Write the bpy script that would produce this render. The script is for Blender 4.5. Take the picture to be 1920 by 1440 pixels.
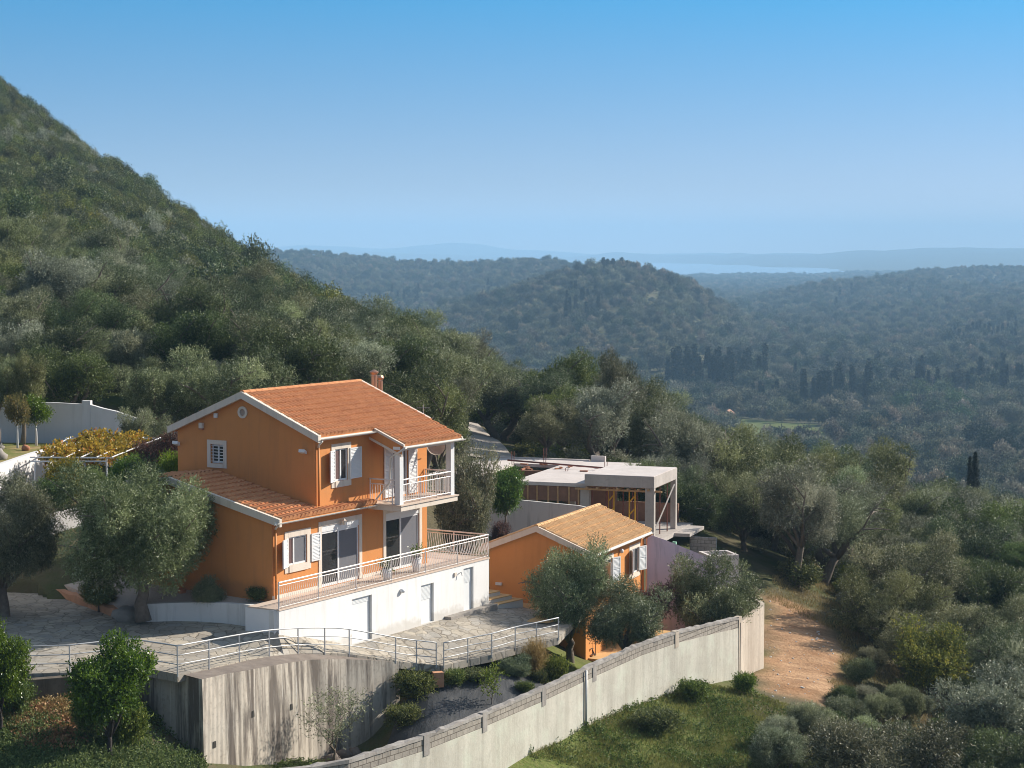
import bpy, bmesh, math, random
import numpy as np
from mathutils import Vector, geometry as mgeo

# ------------------------------------------------------------------ scene, camera, light
for o in list(bpy.data.objects):
    bpy.data.objects.remove(o)
S = bpy.context.scene
COL = S.collection
R = math.radians
FPX, PIT, ZC = 3734.856, R(3.905), 13.35          # focal length in photo pixels, pitch, camera height
cam_d = bpy.data.cameras.new('camera')
cam = bpy.data.objects.new('camera', cam_d); COL.objects.link(cam)
cam_d.sensor_width = 36; cam_d.lens = 36 * FPX / 1920
cam_d.clip_start = 1; cam_d.clip_end = 40000
cam.location = (0, 0, ZC); cam.rotation_euler = (R(90) - PIT, 0, 0)
S.camera = cam
SUN_AZ, SUN_EL = R(66), R(31)                     # azimuth clockwise from +Y
world = bpy.data.worlds.new('World'); S.world = world; world.use_nodes = True
wn, wl = world.node_tree.nodes, world.node_tree.links
wn.clear()
w_out = wn.new('ShaderNodeOutputWorld'); w_bg = wn.new('ShaderNodeBackground')
w_sky = wn.new('ShaderNodeTexSky'); w_sky.sky_type = 'NISHITA'; w_sky.sun_disc = False
w_sky.sun_elevation = SUN_EL; w_sky.sun_rotation = SUN_AZ
w_sky.air_density = 1.0; w_sky.dust_density = 0.6; w_sky.ozone_density = 2.0; w_sky.altitude = 0
w_tc = wn.new('ShaderNodeTexCoord'); w_sep = wn.new('ShaderNodeSeparateXYZ'); w_cmb = wn.new('ShaderNodeCombineXYZ')
w_m = wn.new('ShaderNodeMath'); w_m.operation = 'MULTIPLY_ADD'; w_m.inputs[1].default_value = 4.2; w_m.inputs[2].default_value = 0.12
w_nrm = wn.new('ShaderNodeVectorMath'); w_nrm.operation = 'NORMALIZE'
w_hs = wn.new('ShaderNodeHueSaturation'); w_hs.inputs['Saturation'].default_value = 1.0; w_hs.inputs['Hue'].default_value = 0.495
wl.new(w_tc.outputs['Generated'], w_sep.inputs[0])
wl.new(w_sep.outputs[0], w_cmb.inputs[0]); wl.new(w_sep.outputs[1], w_cmb.inputs[1])
wl.new(w_sep.outputs[2], w_m.inputs[0]); wl.new(w_m.outputs[0], w_cmb.inputs[2])
wl.new(w_cmb.outputs[0], w_nrm.inputs[0]); wl.new(w_nrm.outputs[0], w_sky.inputs[0])
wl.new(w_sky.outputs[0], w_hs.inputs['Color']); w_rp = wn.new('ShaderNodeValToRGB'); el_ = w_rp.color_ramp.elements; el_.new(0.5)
for e_, (p_, c_) in zip(el_, ((0.0, (0.84, 0.53, 0.42)), (0.125, (0.14, 0.62, 0.75)), (0.35, (1.36, 1.04, 0.80)))): e_.position = p_; e_.color = (*c_, 1)  # top stop: warm tint added on the unseen upper sky, warms ambient light
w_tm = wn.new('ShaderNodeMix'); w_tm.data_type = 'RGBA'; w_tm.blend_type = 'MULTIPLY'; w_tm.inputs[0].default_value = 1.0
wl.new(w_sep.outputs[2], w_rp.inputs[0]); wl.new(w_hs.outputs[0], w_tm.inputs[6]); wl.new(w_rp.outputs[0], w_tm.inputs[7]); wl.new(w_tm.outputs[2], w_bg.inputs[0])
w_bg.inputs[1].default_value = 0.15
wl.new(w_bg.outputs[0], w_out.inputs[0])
sun_d = bpy.data.lights.new('sun', 'SUN'); sun_d.energy = 3.9; sun_d.angle = R(0.5); sun_d.color = (1.0, 0.93, 0.82)
sun = bpy.data.objects.new('sun', sun_d); COL.objects.link(sun)
sdir = Vector((math.sin(SUN_AZ) * math.cos(SUN_EL), math.cos(SUN_AZ) * math.cos(SUN_EL), math.sin(SUN_EL)))
sun.rotation_euler = sdir.to_track_quat('Z', 'Y').to_euler(); sun.location = (60, 40, 80)
vs = S.view_settings
vs.view_transform = 'Standard'; vs.look = 'None'; vs.exposure = 0.95; vs.gamma = 1.0
S.cycles.use_denoising = True; S.cycles.denoising_prefilter = 'ACCURATE'; S.cycles.filter_width = 1.0
S.cycles.max_bounces = 7; S.cycles.diffuse_bounces = 4; S.cycles.glossy_bounces = 2
S.cycles.transmission_bounces = 3; S.cycles.volume_bounces = 3; S.cycles.transparent_max_bounces = 4
HAZE = dict(density=1.7e-4, color=(0.42, 0.70, 1.0), x=(-8000, 8000), y=(-60, 16500), z=(-74, 200))

# ------------------------------------------------------------------ geometry helpers
def ray(px, py):
    a = (px - 960) / FPX; b = (720 - py) / FPX
    c, s = math.cos(PIT), math.sin(PIT)
    return np.array([a, c + b * s, -s + b * c])
def at_z(px, py, z):
    r = ray(px, py); t = (z - ZC) / r[2]; return (r[0] * t, r[1] * t, z)
def at_d(px, py, D):
    r = ray(px, py); t = D / r[1]; return (r[0] * t, r[1] * t, ZC + r[2] * t)
def zof(py, D):
    r = ray(960, py); return ZC + r[2] * D / r[1]

class Frame:
    def __init__(s, o, yaw):
        s.o = o; s.U = (math.sin(yaw), math.cos(yaw)); s.V = (math.cos(yaw), -math.sin(yaw))
    def p(s, u, v, z):
        return (s.o[0] + u * s.U[0] + v * s.V[0], s.o[1] + u * s.U[1] + v * s.V[1], s.o[2] + z)
HF = Frame((-9.111, 75.0, 0), R(31.398))           # main house: u along the sunny facade, v outwards
WORLD = Frame((0, 0, 0), 0)

class MB:
    def __init__(s): s.v = []; s.f = []
    def face(s, pts):
        n = len(s.v); s.v += [tuple(p) for p in pts]; s.f.append(tuple(range(n, n + len(pts)))); return s
    def hexa(s, a, b):                              # bottom quad a, top quad b (same order, ccw from above)
        n = len(s.v); s.v += [tuple(p) for p in a] + [tuple(p) for p in b]
        s.f += [(n + 3, n + 2, n + 1, n), (n + 4, n + 5, n + 6, n + 7)]
        for i in range(4):
            j = (i + 1) % 4; s.f.append((n + i, n + j, n + 4 + j, n + 4 + i))
        return s
    def box(s, F, u0, u1, v0, v1, z0, z1):
        q = [(u0, v0), (u0, v1), (u1, v1), (u1, v0)]
        return s.hexa([F.p(u, v, z0) for u, v in q], [F.p(u, v, z1) for u, v in q])
    def prism(s, bot, top):                         # general polygon prism
        n = len(s.v); k = len(bot); s.v += [tuple(p) for p in bot] + [tuple(p) for p in top]
        s.f.append(tuple(range(n + k - 1, n - 1, -1))); s.f.append(tuple(range(n + k, n + 2 * k)))
        for i in range(k):
            j = (i + 1) % k; s.f.append((n + i, n + j, n + k + j, n + k + i))
        return s
    def bar(s, a, b, r, r2=None, sides=6):
        return s.tube([a, b], [r, r2 if r2 is not None else r], sides)
    def tube(s, path, radii, sides=6, cap=True):
        P = [Vector(p) for p in path]; n0 = len(s.v)
        if isinstance(radii, (int, float)): radii = [radii] * len(P)
        up = None
        for i, p in enumerate(P):
            d = (P[min(i + 1, len(P) - 1)] - P[max(i - 1, 0)]).normalized()
            if up is None:
                up = Vector((0, 0, 1)) if abs(d.z) < 0.9 else Vector((1, 0, 0))
            x = d.cross(up).normalized(); y = x.cross(d).normalized(); up = y
            for k in range(sides):
                a = 2 * math.pi * k / sides
                s.v.append(tuple(p + (x * math.cos(a) + y * math.sin(a)) * radii[i]))
        for i in range(len(P) - 1):
            for k in range(sides):
                k2 = (k + 1) % sides
                s.f.append((n0 + i * sides + k, n0 + i * sides + k2, n0 + (i + 1) * sides + k2, n0 + (i + 1) * sides + k))
        if cap:
            s.f.append(tuple(range(n0 + sides - 1, n0 - 1, -1)))
            e = n0 + (len(P) - 1) * sides; s.f.append(tuple(range(e, e + sides)))
        return s
    def blob(s, c, rad, seed=0, jit=0.18, rings=6, segs=9):
        rg = random.Random(seed); n0 = len(s.v); c = Vector(c)
        s.v.append(tuple(c + Vector((0, 0, -rad[2]))))
        for i in range(1, rings):
            th = math.pi * i / rings
            for k in range(segs):
                ph = 2 * math.pi * k / segs; q = 1 + rg.uniform(-jit, jit)
                s.v.append(tuple(c + Vector((rad[0] * math.sin(th) * math.cos(ph) * q, rad[1] * math.sin(th) * math.sin(ph) * q, -rad[2] * math.cos(th) * q))))
        s.v.append(tuple(c + Vector((0, 0, rad[2])))); last = len(s.v) - 1
        for k in range(segs):
            k2 = (k + 1) % segs
            s.f.append((n0, n0 + 1 + k2, n0 + 1 + k))
            for i in range(rings - 2):
                a = n0 + 1 + i * segs
                s.f.append((a + k, a + k2, a + segs + k2, a + segs + k))
            a = n0 + 1 + (rings - 2) * segs
            s.f.append((a + k, a + k2, last))
        return s
    def mesh(s, name, off=(0, 0, 0), smooth=False):
        me = bpy.data.meshes.new(name)
        me.from_pydata([(x - off[0], y - off[1], z - off[2]) for x, y, z in s.v], [], s.f)
        if smooth: me.polygons.foreach_set('use_smooth', [True] * len(me.polygons))
        me.update(); return me

def np_mesh(name, V, Fq, attrs=None, smooth=False):
    """quad (or tri) mesh from arrays; attrs {name: per-vertex rgb array}"""
    V = np.asarray(V, np.float32); Fq = np.asarray(Fq, np.int32); k = Fq.shape[1]
    me = bpy.data.meshes.new(name)
    me.vertices.add(len(V)); me.vertices.foreach_set('co', V.ravel())
    me.loops.add(Fq.size); me.loops.foreach_set('vertex_index', Fq.ravel())
    me.polygons.add(len(Fq)); me.polygons.foreach_set('loop_start', np.arange(0, Fq.size, k, dtype=np.int32))
    if smooth: me.polygons.foreach_set('use_smooth', np.ones(len(Fq), bool))
    me.update(calc_edges=True); me.validate()
    for nm, a in (attrs or {}).items():
        at = me.attributes.new(nm, 'FLOAT_COLOR', 'POINT')
        c = np.ones((len(V), 4), np.float32); c[:, :3] = a
        at.data.foreach_set('color', c.ravel())
    return me

# ------------------------------------------------------------------ object helpers
def set_tags(o, label=None, cat=None, group=None, kind=None):
    if label: o['label'] = label
    if cat: o['category'] = cat
    if group: o['group'] = group
    if kind: o['kind'] = kind
    return o
def thing(name, loc, label, cat, group=None):
    o = bpy.data.objects.new(name, None); COL.objects.link(o)
    o.location = loc; o.empty_display_size = 0.3
    return set_tags(o, label, cat, group)
def wloc(o):
    v = Vector(o.location)
    while o.parent: o = o.parent; v += Vector(o.location)
    return v
def part(root, name, mb, m, smooth=False, label=None):
    o = bpy.data.objects.new(name, mb.mesh(name, wloc(root), smooth)); o.data.materials.append(m)
    COL.objects.link(o); o.parent = root
    if label: o['label'] = label
    return o
def solo(name, mb, m, loc, label, cat, group=None, smooth=False):
    o = bpy.data.objects.new(name, mb.mesh(name, loc, smooth)); o.data.materials.append(m)
    COL.objects.link(o); o.location = loc
    return set_tags(o, label, cat, group)
def struct(name, me, m, kind='structure', cat=None, label=None):
    o = bpy.data.objects.new(name, me); me.materials.append(m); COL.objects.link(o)
    return set_tags(o, label, cat, None, kind)

# ------------------------------------------------------------------ materials
class NB:
    def __init__(s, name):
        s.m = bpy.data.materials.new(name); s.m.use_nodes = True
        s.t = s.m.node_tree; s.t.nodes.clear()
        s.out = s.n('ShaderNodeOutputMaterial')
    def n(s, typ, **kw):
        x = s.t.nodes.new(typ)
        for k, v in kw.items(): setattr(x, k, v)
        return x
    def l(s, a, b): s.t.links.new(a, b)
    def setv(s, sock, v):
        if isinstance(v, bpy.types.NodeSocket): s.l(v, sock)
        else: sock.default_value = v if not (isinstance(v, tuple) and len(v) == 3 and sock.type == 'RGBA') else (*v, 1)
    def pos(s, scale=(1, 1, 1)):
        g = s.n('ShaderNodeNewGeometry'); mp = s.n('ShaderNodeMapping'); s.l(g.outputs['Position'], mp.inputs['Vector'])
        mp.inputs['Scale'].default_value = scale; return mp.outputs[0]
    def obj(s, scale=(1, 1, 1)):
        g = s.n('ShaderNodeTexCoord'); mp = s.n('ShaderNodeMapping'); s.l(g.outputs['Object'], mp.inputs['Vector'])
        mp.inputs['Scale'].default_value = scale; return mp.outputs[0]
    def noise(s, scale, detail=4, vec=None, rough=0.6, dist=0.0):
        x = s.n('ShaderNodeTexNoise'); x.inputs['Scale'].default_value = scale; x.inputs['Detail'].default_value = detail
        x.inputs['Roughness'].default_value = rough; x.inputs['Distortion'].default_value = dist
        s.l(vec if vec is not None else s.pos(), x.inputs['Vector']); return x.outputs['Fac']
    def ramp(s, fac, stops):
        x = s.n('ShaderNodeValToRGB'); s.l(fac, x.inputs[0]); el = x.color_ramp.elements
        while len(el) < len(stops): el.new(0.5)
        for e, (p, c) in zip(el, stops):
            e.position = p; e.color = (*c, 1) if isinstance(c, tuple) else (c, c, c, 1)
        return x.outputs[0]
    def mix(s, fac, a, b, mode='MIX'):
        x = s.n('ShaderNodeMix', data_type='RGBA', blend_type=mode)
        s.setv(x.inputs[0], fac); s.setv(x.inputs[6], a); s.setv(x.inputs[7], b); return x.outputs[2]
    def math(s, op, a, b=0.0):
        x = s.n('ShaderNodeMath', operation=op); s.setv(x.inputs[0], a); s.setv(x.inputs[1], b); return x.outputs[0]
    def bump(s, h, strength=0.3, dist=0.02):
        x = s.n('ShaderNodeBump'); x.inputs['Strength'].default_value = strength; x.inputs['Distance'].default_value = dist
        s.l(h, x.inputs['Height']); return x.outputs[0]
    def bsdf(s, color, rough=0.8, normal=None, metal=0.0, spec=0.3):
        b = s.n('ShaderNodeBsdfPrincipled'); s.setv(b.inputs['Base Color'], color); s.setv(b.inputs['Roughness'], rough)
        b.inputs['Metallic'].default_value = metal; b.inputs['Specular IOR Level'].default_value = spec
        if normal is not None: s.l(normal, b.inputs['Normal'])
        return b.outputs[0]
    def done(s, sh): s.l(sh, s.out.inputs[0]); return s.m

def m_plain(name, c, rough=0.6, var=0.12, scale=3.0, metal=0.0, spec=0.3, bump=0.0):
    b = NB(name); f = b.noise(scale, 5)
    d = tuple(x * (1 - var) for x in c); e = tuple(min(1, x * (1 + var)) for x in c)
    col = b.mix(f, d, e)
    nrm = b.bump(b.noise(scale * 12, 3), bump) if bump else None
    return b.done(b.bsdf(col, rough, nrm, metal, spec))

def m_stucco(name, c, dirt=(0.3, 0.2, 0.1), dirt_amt=0.15, bump=0.15, foot=None):
    b = NB(name)
    big = b.noise(0.7, 5); fine = b.noise(9, 3)
    col = b.mix(big, tuple(x * 0.93 for x in c), tuple(min(1, x * 1.05) for x in c))
    streak = b.noise(1.0, 5, b.pos((3.5, 3.5, 0.35)))
    col = b.mix(b.math('MULTIPLY', b.ramp(streak, [(0.5, 0.0), (0.75, 1.0)]), dirt_amt), col, dirt)
    patch = b.noise(0.28, 6, rough=0.7)
    col = b.mix(b.math('MULTIPLY', b.ramp(patch, [(0.5, 0.0), (0.7, 1.0)]), 0.22), col, tuple(min(1, x * 1.22 + 0.03) for x in c))
    if foot is not None:                            # splashed earth along the foot of the wall
        g = b.n('ShaderNodeNewGeometry'); sp = b.n('ShaderNodeSeparateXYZ'); b.l(g.outputs['Position'], sp.inputs[0])
        hgt = b.math('ADD', b.math('SUBTRACT', sp.outputs[2], foot), b.math('MULTIPLY', b.noise(2.5, 5), -0.7))
        col = b.mix(b.math('MULTIPLY', b.ramp(hgt, [(0.0, 1.0), (0.22, 0.0)]), 0.5), col, dirt)
    return b.done(b.bsdf(col, 0.9, b.bump(fine, bump, 0.01), spec=0.15))

def m_tiles(name, c1, c2, c3):
    b = NB(name)
    v = b.n('ShaderNodeTexVoronoi'); v.inputs['Scale'].default_value = 4.2; b.l(b.obj(), v.inputs['Vector'])
    sp = b.n('ShaderNodeSeparateColor'); b.l(v.outputs['Color'], sp.inputs[0])
    col = b.mix(sp.outputs[0], c1, c2)
    col = b.mix(b.math('MULTIPLY', b.ramp(b.noise(1.3, 5), [(0.45, 0.0), (0.7, 1.0)]), 0.5), col, c3)
    col = b.mix(b.math('MULTIPLY', b.ramp(b.noise(14, 4), [(0.5, 0.0), (0.7, 1.0)]), 0.25), col, tuple(x * 0.55 for x in c1))
    return b.done(b.bsdf(col, 0.85, b.bump(b.noise(30, 3), 0.2, 0.01), spec=0.2))

def m_concrete(name, base, dark, light, streak=1.0, boards=0.0, moss=None):
    b = NB(name)
    n1 = b.noise(0.55, 5); n2 = b.noise(6, 6, rough=0.7)
    st = b.noise(1.0, 8, b.pos((1.5, 1.5, 0.13)), 0.72, 0.4); st2 = b.noise(1.0, 6, b.pos((7, 7, 0.22)), 0.7)
    col = b.mix(b.ramp(n1, [(0.35, 0.0), (0.65, 1.0)]), base, tuple(x * 0.82 for x in base))
    col = b.mix(b.math('MULTIPLY', b.ramp(st, [(0.44, 0.0), (0.58, 1.0)]), 0.95 * streak), col, dark)
    col = b.mix(b.math('MULTIPLY', b.ramp(st2, [(0.58, 0.0), (0.72, 1.0)]), 0.7 * streak), col, light)
    col = b.mix(b.math('MULTIPLY', b.ramp(n2, [(0.52, 0.0), (0.75, 1.0)]), 0.5), col, dark)
    if moss: col = b.mix(b.math('MULTIPLY', b.ramp(b.noise(0.9, 4), [(0.5, 0.0), (0.7, 1.0)]), 0.6), col, moss)
    h = n2
    if boards:
        w = b.n('ShaderNodeTexWave', wave_type='BANDS', bands_direction='X'); w.inputs['Scale'].default_value = boards
        w.inputs['Distortion'].default_value = 0.6; b.l(b.obj(), w.inputs['Vector'])
        h = b.mix(0.6, n2, w.outputs['Fac'])
    return b.done(b.bsdf(col, 0.92, b.bump(h, 0.45, 0.03), spec=0.15))

def m_paving():
    b = NB('crazy_paving')
    warp = b.noise(1.2, 3)
    vec = b.pos((1, 1, 0.2))
    add = b.n('ShaderNodeVectorMath', operation='ADD'); b.l(vec, add.inputs[0])
    cm = b.n('ShaderNodeCombineXYZ'); b.l(b.math('MULTIPLY', warp, 0.5), cm.inputs[0]); b.l(b.math('MULTIPLY', b.noise(1.7, 3), 0.5), cm.inputs[1])
    b.l(cm.outputs[0], add.inputs[1])
    e = b.n('ShaderNodeTexVoronoi', feature='DISTANCE_TO_EDGE'); e.inputs['Scale'].default_value = 2.1; b.l(add.outputs[0], e.inputs['Vector'])
    c = b.n('ShaderNodeTexVoronoi'); c.inputs['Scale'].default_value = 2.1; b.l(add.outputs[0], c.inputs['Vector'])
    sp = b.n('ShaderNodeSeparateColor'); b.l(c.outputs['Color'], sp.inputs[0])
    col = b.mix(sp.outputs[0], (0.31, 0.275, 0.23), (0.48, 0.42, 0.335))
    col = b.mix(b.ramp(sp.outputs[1], [(0.6, 0.0), (0.9, 0.6)]), col, (0.36, 0.34, 0.31))
    col = b.mix(b.math('MULTIPLY', b.ramp(b.noise(0.45, 5), [(0.42, 0.0), (0.68, 1.0)]), 0.5), col, (0.20, 0.18, 0.155))
    col = b.mix(b.math('MULTIPLY', b.ramp(b.noise(8, 5), [(0.5, 0.0), (0.75, 1.0)]), 0.45), col, (0.15, 0.135, 0.115))
    joint = b.ramp(e.outputs['Distance'], [(0.02, 1.0), (0.06, 0.0)])
    col = b.mix(b.math('MULTIPLY', joint, b.ramp(b.noise(0.8, 3), [(0.3, 0.25), (0.7, 0.9)])), col, (0.12, 0.10, 0.075))
    h = b.math('SUBTRACT', b.math('MULTIPLY', b.noise(10, 4), 0.4), joint)
    return b.done(b.bsdf(col, 0.9, b.bump(h, 0.4, 0.02), spec=0.2))

def m_blocks(name, along, c1, c2, mort, size=(0.40, 0.19)):
    """concrete blocks; 'along' = horizontal direction (x,y) of the wall"""
    b = NB(name)
    g = b.n('ShaderNodeNewGeometry'); d = b.n('ShaderNodeVectorMath', operation='DOT_PRODUCT'); b.l(g.outputs['Position'], d.inputs[0]); d.inputs[1].default_value = (*along, 0)
    sp = b.n('ShaderNodeSeparateXYZ'); b.l(g.outputs['Position'], sp.inputs[0])
    cm = b.n('ShaderNodeCombineXYZ'); b.l(d.outputs['Value'], cm.inputs[0]); b.l(sp.outputs[2], cm.inputs[1])
    t = b.n('ShaderNodeTexBrick'); b.l(cm.outputs[0], t.inputs['Vector']); t.inputs['Scale'].default_value = 1.0
    t.inputs['Brick Width'].default_value = size[0]; t.inputs['Row Height'].default_value = size[1]; t.inputs['Mortar Size'].default_value = 0.014
    t.inputs['Mortar Smooth'].default_value = 0.2
    t.inputs['Color1'].default_value = (*c1, 1); t.inputs['Color2'].default_value = (*c2, 1); t.inputs['Mortar'].default_value = (*mort, 1)
    col = b.mix(b.math('MULTIPLY', b.ramp(b.noise(5, 6, rough=0.7), [(0.45, 0.0), (0.75, 1.0)]), 0.55), t.outputs['Color'], (0.10, 0.09, 0.08))
    h = b.math('SUBTRACT', b.math('MULTIPLY', b.noise(12, 4), 0.5), t.outputs['Fac'])
    return b.done(b.bsdf(col, 0.95, b.bump(h, 0.6, 0.02), spec=0.1))

def m_leaf(name, dark, light, accent=None, acc_amt=0.12, trans=0.25, rough=0.6, hv=0.18, spec=0.3):
    b = NB(name)
    a = b.n('ShaderNodeAttribute', attribute_name='tint'); sp = b.n('ShaderNodeSeparateColor'); b.l(a.outputs['Color'], sp.inputs[0])
    col = b.mix(sp.outputs[0], dark, light)
    if accent: col = b.mix(b.math('MULTIPLY', b.math('GREATER_THAN', sp.outputs[1], 1 - acc_amt), 0.8), col, accent)
    oi = b.n('ShaderNodeObjectInfo')
    hs = b.n('ShaderNodeHueSaturation')
    b.l(b.math('ADD', b.math('MULTIPLY', b.math('SUBTRACT', oi.outputs['Random'], 0.5), 0.05), 0.5), hs.inputs['Hue'])
    b.l(b.math('ADD', b.math('MULTIPLY', b.math('FRACT', b.math('MULTIPLY', oi.outputs['Random'], 7.31)), 2 * hv), 1 - hv), hs.inputs['Value'])
    b.l(b.math('ADD', b.math('MULTIPLY', b.math('FRACT', b.math('MULTIPLY', oi.outputs['Random'], 3.77)), 0.35), 0.8), hs.inputs['Saturation'])
    b.l(col, hs.inputs['Color'])
    sh = b.bsdf(hs.outputs[0], rough, spec=spec)
    if trans:
        t = b.n('ShaderNodeBsdfTranslucent'); b.l(hs.outputs[0], t.inputs[0])
        mx = b.n('ShaderNodeMixShader'); mx.inputs[0].default_value = trans; b.l(sh, mx.inputs[1]); b.l(t.outputs[0], mx.inputs[2]); sh = mx.outputs[0]
    return b.done(sh)

M = {}
M['orange'] = m_stucco('orange_render', (0.60, 0.250, 0.085), (0.36, 0.17, 0.08), 0.34, foot=0.05)
M['orange2'] = m_stucco('orange_render_annexe', (0.62, 0.270, 0.09), (0.42, 0.18, 0.07), 0.28)
M['white_wall'] = m_stucco('white_render', (0.76, 0.745, 0.725), (0.44, 0.40, 0.34), 0.30, foot=-2.22)
M['white_wall_old'] = m_stucco('weathered_white_render', (0.70, 0.68, 0.65), (0.30, 0.28, 0.25), 0.55)
M['garden_white'] = m_stucco('garden_white_render', (0.66, 0.64, 0.63), (0.33, 0.31, 0.29), 0.22)
M['grey_wall'] = m_stucco('grey_render', (0.54, 0.51, 0.48), (0.16, 0.14, 0.13), 0.55)
M['lilac'] = m_stucco('lilac_render', (0.76, 0.565, 0.60), (0.14, 0.11, 0.12), 0.55)
M['trim'] = m_stucco('cream_trim', (0.68, 0.59, 0.50), (0.33, 0.27, 0.21), 0.35, 0.05)
M['paint'] = m_plain('white_paint', (0.70, 0.70, 0.70), 0.35, 0.03, 6, spec=0.4)
M['rail_paint'] = m_plain('cream_rail_paint', (0.72, 0.66, 0.62), 0.4, 0.08, 4, spec=0.4)
M['gutter'] = m_plain('white_gutter', (0.70, 0.66, 0.60), 0.45, 0.06, 4)
M['pipe_orange'] = m_plain('painted_pipe', (0.55, 0.21, 0.06), 0.5, 0.08)
M['steel'] = m_plain('galvanised_steel', (0.48, 0.48, 0.48), 0.5, 0.1, 5, metal=0.3, spec=0.5)
M['flue'] = m_plain('copper_brown_flue', (0.50, 0.27, 0.17), 0.3, 0.2, 5, metal=0.7, spec=0.5)
M['dark_metal'] = m_plain('dark_metal', (0.05, 0.045, 0.04), 0.5)
M['door_white'] = m_plain('white_door', (0.72, 0.73, 0.73), 0.45, 0.04, 3)
M['wood'] = m_plain('raw_timber', (0.45, 0.27, 0.13), 0.8, 0.3, 6, bump=0.2)
M['brownwood'] = m_plain('formwork_board', (0.24, 0.13, 0.085), 0.85, 0.35, 2.5, bump=0.3)
M['redsteel'] = m_plain('rusty_prop', (0.20, 0.07, 0.05), 0.7, 0.25)
M['yellow'] = m_plain('yellow_painted_steel', (0.65, 0.36, 0.03), 0.5, 0.15)
M['mint'] = m_plain('mint_board', (0.30, 0.55, 0.42), 0.7)
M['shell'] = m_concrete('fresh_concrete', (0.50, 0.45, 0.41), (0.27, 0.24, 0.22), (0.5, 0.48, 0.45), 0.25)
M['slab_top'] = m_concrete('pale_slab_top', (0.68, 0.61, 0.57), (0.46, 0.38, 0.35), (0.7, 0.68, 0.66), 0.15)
M['concrete'] = m_concrete('stained_concrete', (0.52, 0.46, 0.385), (0.12, 0.10, 0.085), (0.68, 0.64, 0.58), 1.0, 9.0)
M['ledge'] = m_concrete('dirty_concrete_top', (0.24, 0.20, 0.17), (0.10, 0.08, 0.07), (0.32, 0.29, 0.25), 0.3)
M['kerb_wall'] = m_concrete('mossy_concrete', (0.17, 0.14, 0.11), (0.06, 0.05, 0.04), (0.32, 0.28, 0.23), 0.6)
M['bplaster'] = m_concrete('rough_pale_plaster', (0.58, 0.545, 0.465), (0.30, 0.27, 0.22), (0.68, 0.66, 0.61), 0.38, 0, (0.55, 0.57, 0.47))
M['bplaster2'] = m_concrete('smooth_beige_plaster', (0.58, 0.50, 0.41), (0.30, 0.24, 0.19), (0.62, 0.56, 0.50), 0.5)
M['coping'] = m_concrete('lichen_coping', (0.38, 0.35, 0.32), (0.13, 0.11, 0.10), (0.55, 0.52, 0.48), 0.4)
M['roof'] = m_tiles('terracotta_tiles', (0.53, 0.225, 0.098), (0.62, 0.285, 0.13), (0.42, 0.175, 0.085))
M['roof_low'] = m_tiles('terracotta_tiles_annexe', (0.58, 0.345, 0.165), (0.68, 0.43, 0.22), (0.50, 0.28, 0.13))
M['paving'] = m_paving()
M['ytile'] = m_plain('ochre_floor_tile', (0.58, 0.37, 0.17), 0.7, 0.15, 2)
M['stepriser'] = m_plain('pale_step', (0.62, 0.60, 0.57), 0.8, 0.1, 3)
M['terrtile'] = m_plain('beige_terrace_tile', (0.58, 0.46, 0.37), 0.7, 0.1, 2)
M['gravel'] = m_plain('pink_gravel', (0.50, 0.42, 0.36), 0.95, 0.35, 16, bump=0.8)
M['asphalt'] = m_plain('pale_road', (0.38, 0.335, 0.295), 0.95, 0.22, 0.8, bump=0.1)
M['curb'] = m_plain('terracotta_curb', (0.50, 0.25, 0.14), 0.85, 0.3, 3, bump=0.3)
M['rock'] = m_plain('garden_rock', (0.30, 0.27, 0.24), 0.95, 0.4, 4, bump=0.6)
M['rockdark'] = m_plain('dark_rock', (0.16, 0.13, 0.11), 0.95, 0.45, 5, bump=0.6)
M['brick'] = m_plain('red_brick', (0.42, 0.18, 0.10), 0.9, 0.3, 4, bump=0.3)
M['trunk'] = m_plain('olive_bark', (0.19, 0.155, 0.125), 0.95, 0.5, 7, bump=0.9)
M['trunk_dark'] = m_plain('dark_bark', (0.055, 0.045, 0.04), 0.95, 0.4, 7, bump=0.8)
M['trunk_white'] = m_plain('limewashed_bark', (0.62, 0.60, 0.58), 0.9, 0.2, 5, bump=0.4)
M['pot'] = m_plain('pale_pot', (0.66, 0.66, 0.68), 0.5, 0.05, 3)
M['potclay'] = m_plain('clay_pot', (0.42, 0.17, 0.09), 0.85, 0.2, 5)
M['pink'] = m_plain('pink_render', (0.60, 0.26, 0.25), 0.9, 0.1, 1)
M['cream'] = m_plain('cream_render', (0.68, 0.62, 0.52), 0.9, 0.1, 1)
M['farroof'] = m_plain('far_roof_tiles', (0.50, 0.26, 0.17), 0.9, 0.2, 1)
def _glass():
    b = NB('window_glass'); c = b.mix(b.noise(0.9, 2), (0.012, 0.014, 0.016), (0.05, 0.05, 0.052))
    return b.done(b.bsdf(c, 0.06, spec=0.6))
M['glass'] = _glass()
M['screen'] = m_plain('insect_screen', (0.14, 0.14, 0.155), 0.6, 0.06, 2)
M['curtain'] = m_plain('dark_curtain', (0.13, 0.075, 0.07), 0.8, 0.2, 5)
def _tarp():
    b = NB('weed_membrane'); n = b.noise(1.3, 5, b.pos((1.2, 0.5, 1)), dist=0.8)
    col = b.mix(n, (0.032, 0.034, 0.037), (0.075, 0.076, 0.080))
    col = b.mix(b.math('MULTIPLY', b.ramp(b.noise(0.8, 5), [(0.5, 0.0), (0.75, 1.0)]), 0.6), col, (0.12, 0.113, 0.105))
    return b.done(b.bsdf(col, 0.65, b.bump(b.noise(2.5, 4, b.pos((1.5, 0.4, 1)), dist=1.5), 0.6, 0.05), spec=0.3))
M['tarp'] = _tarp()
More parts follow.
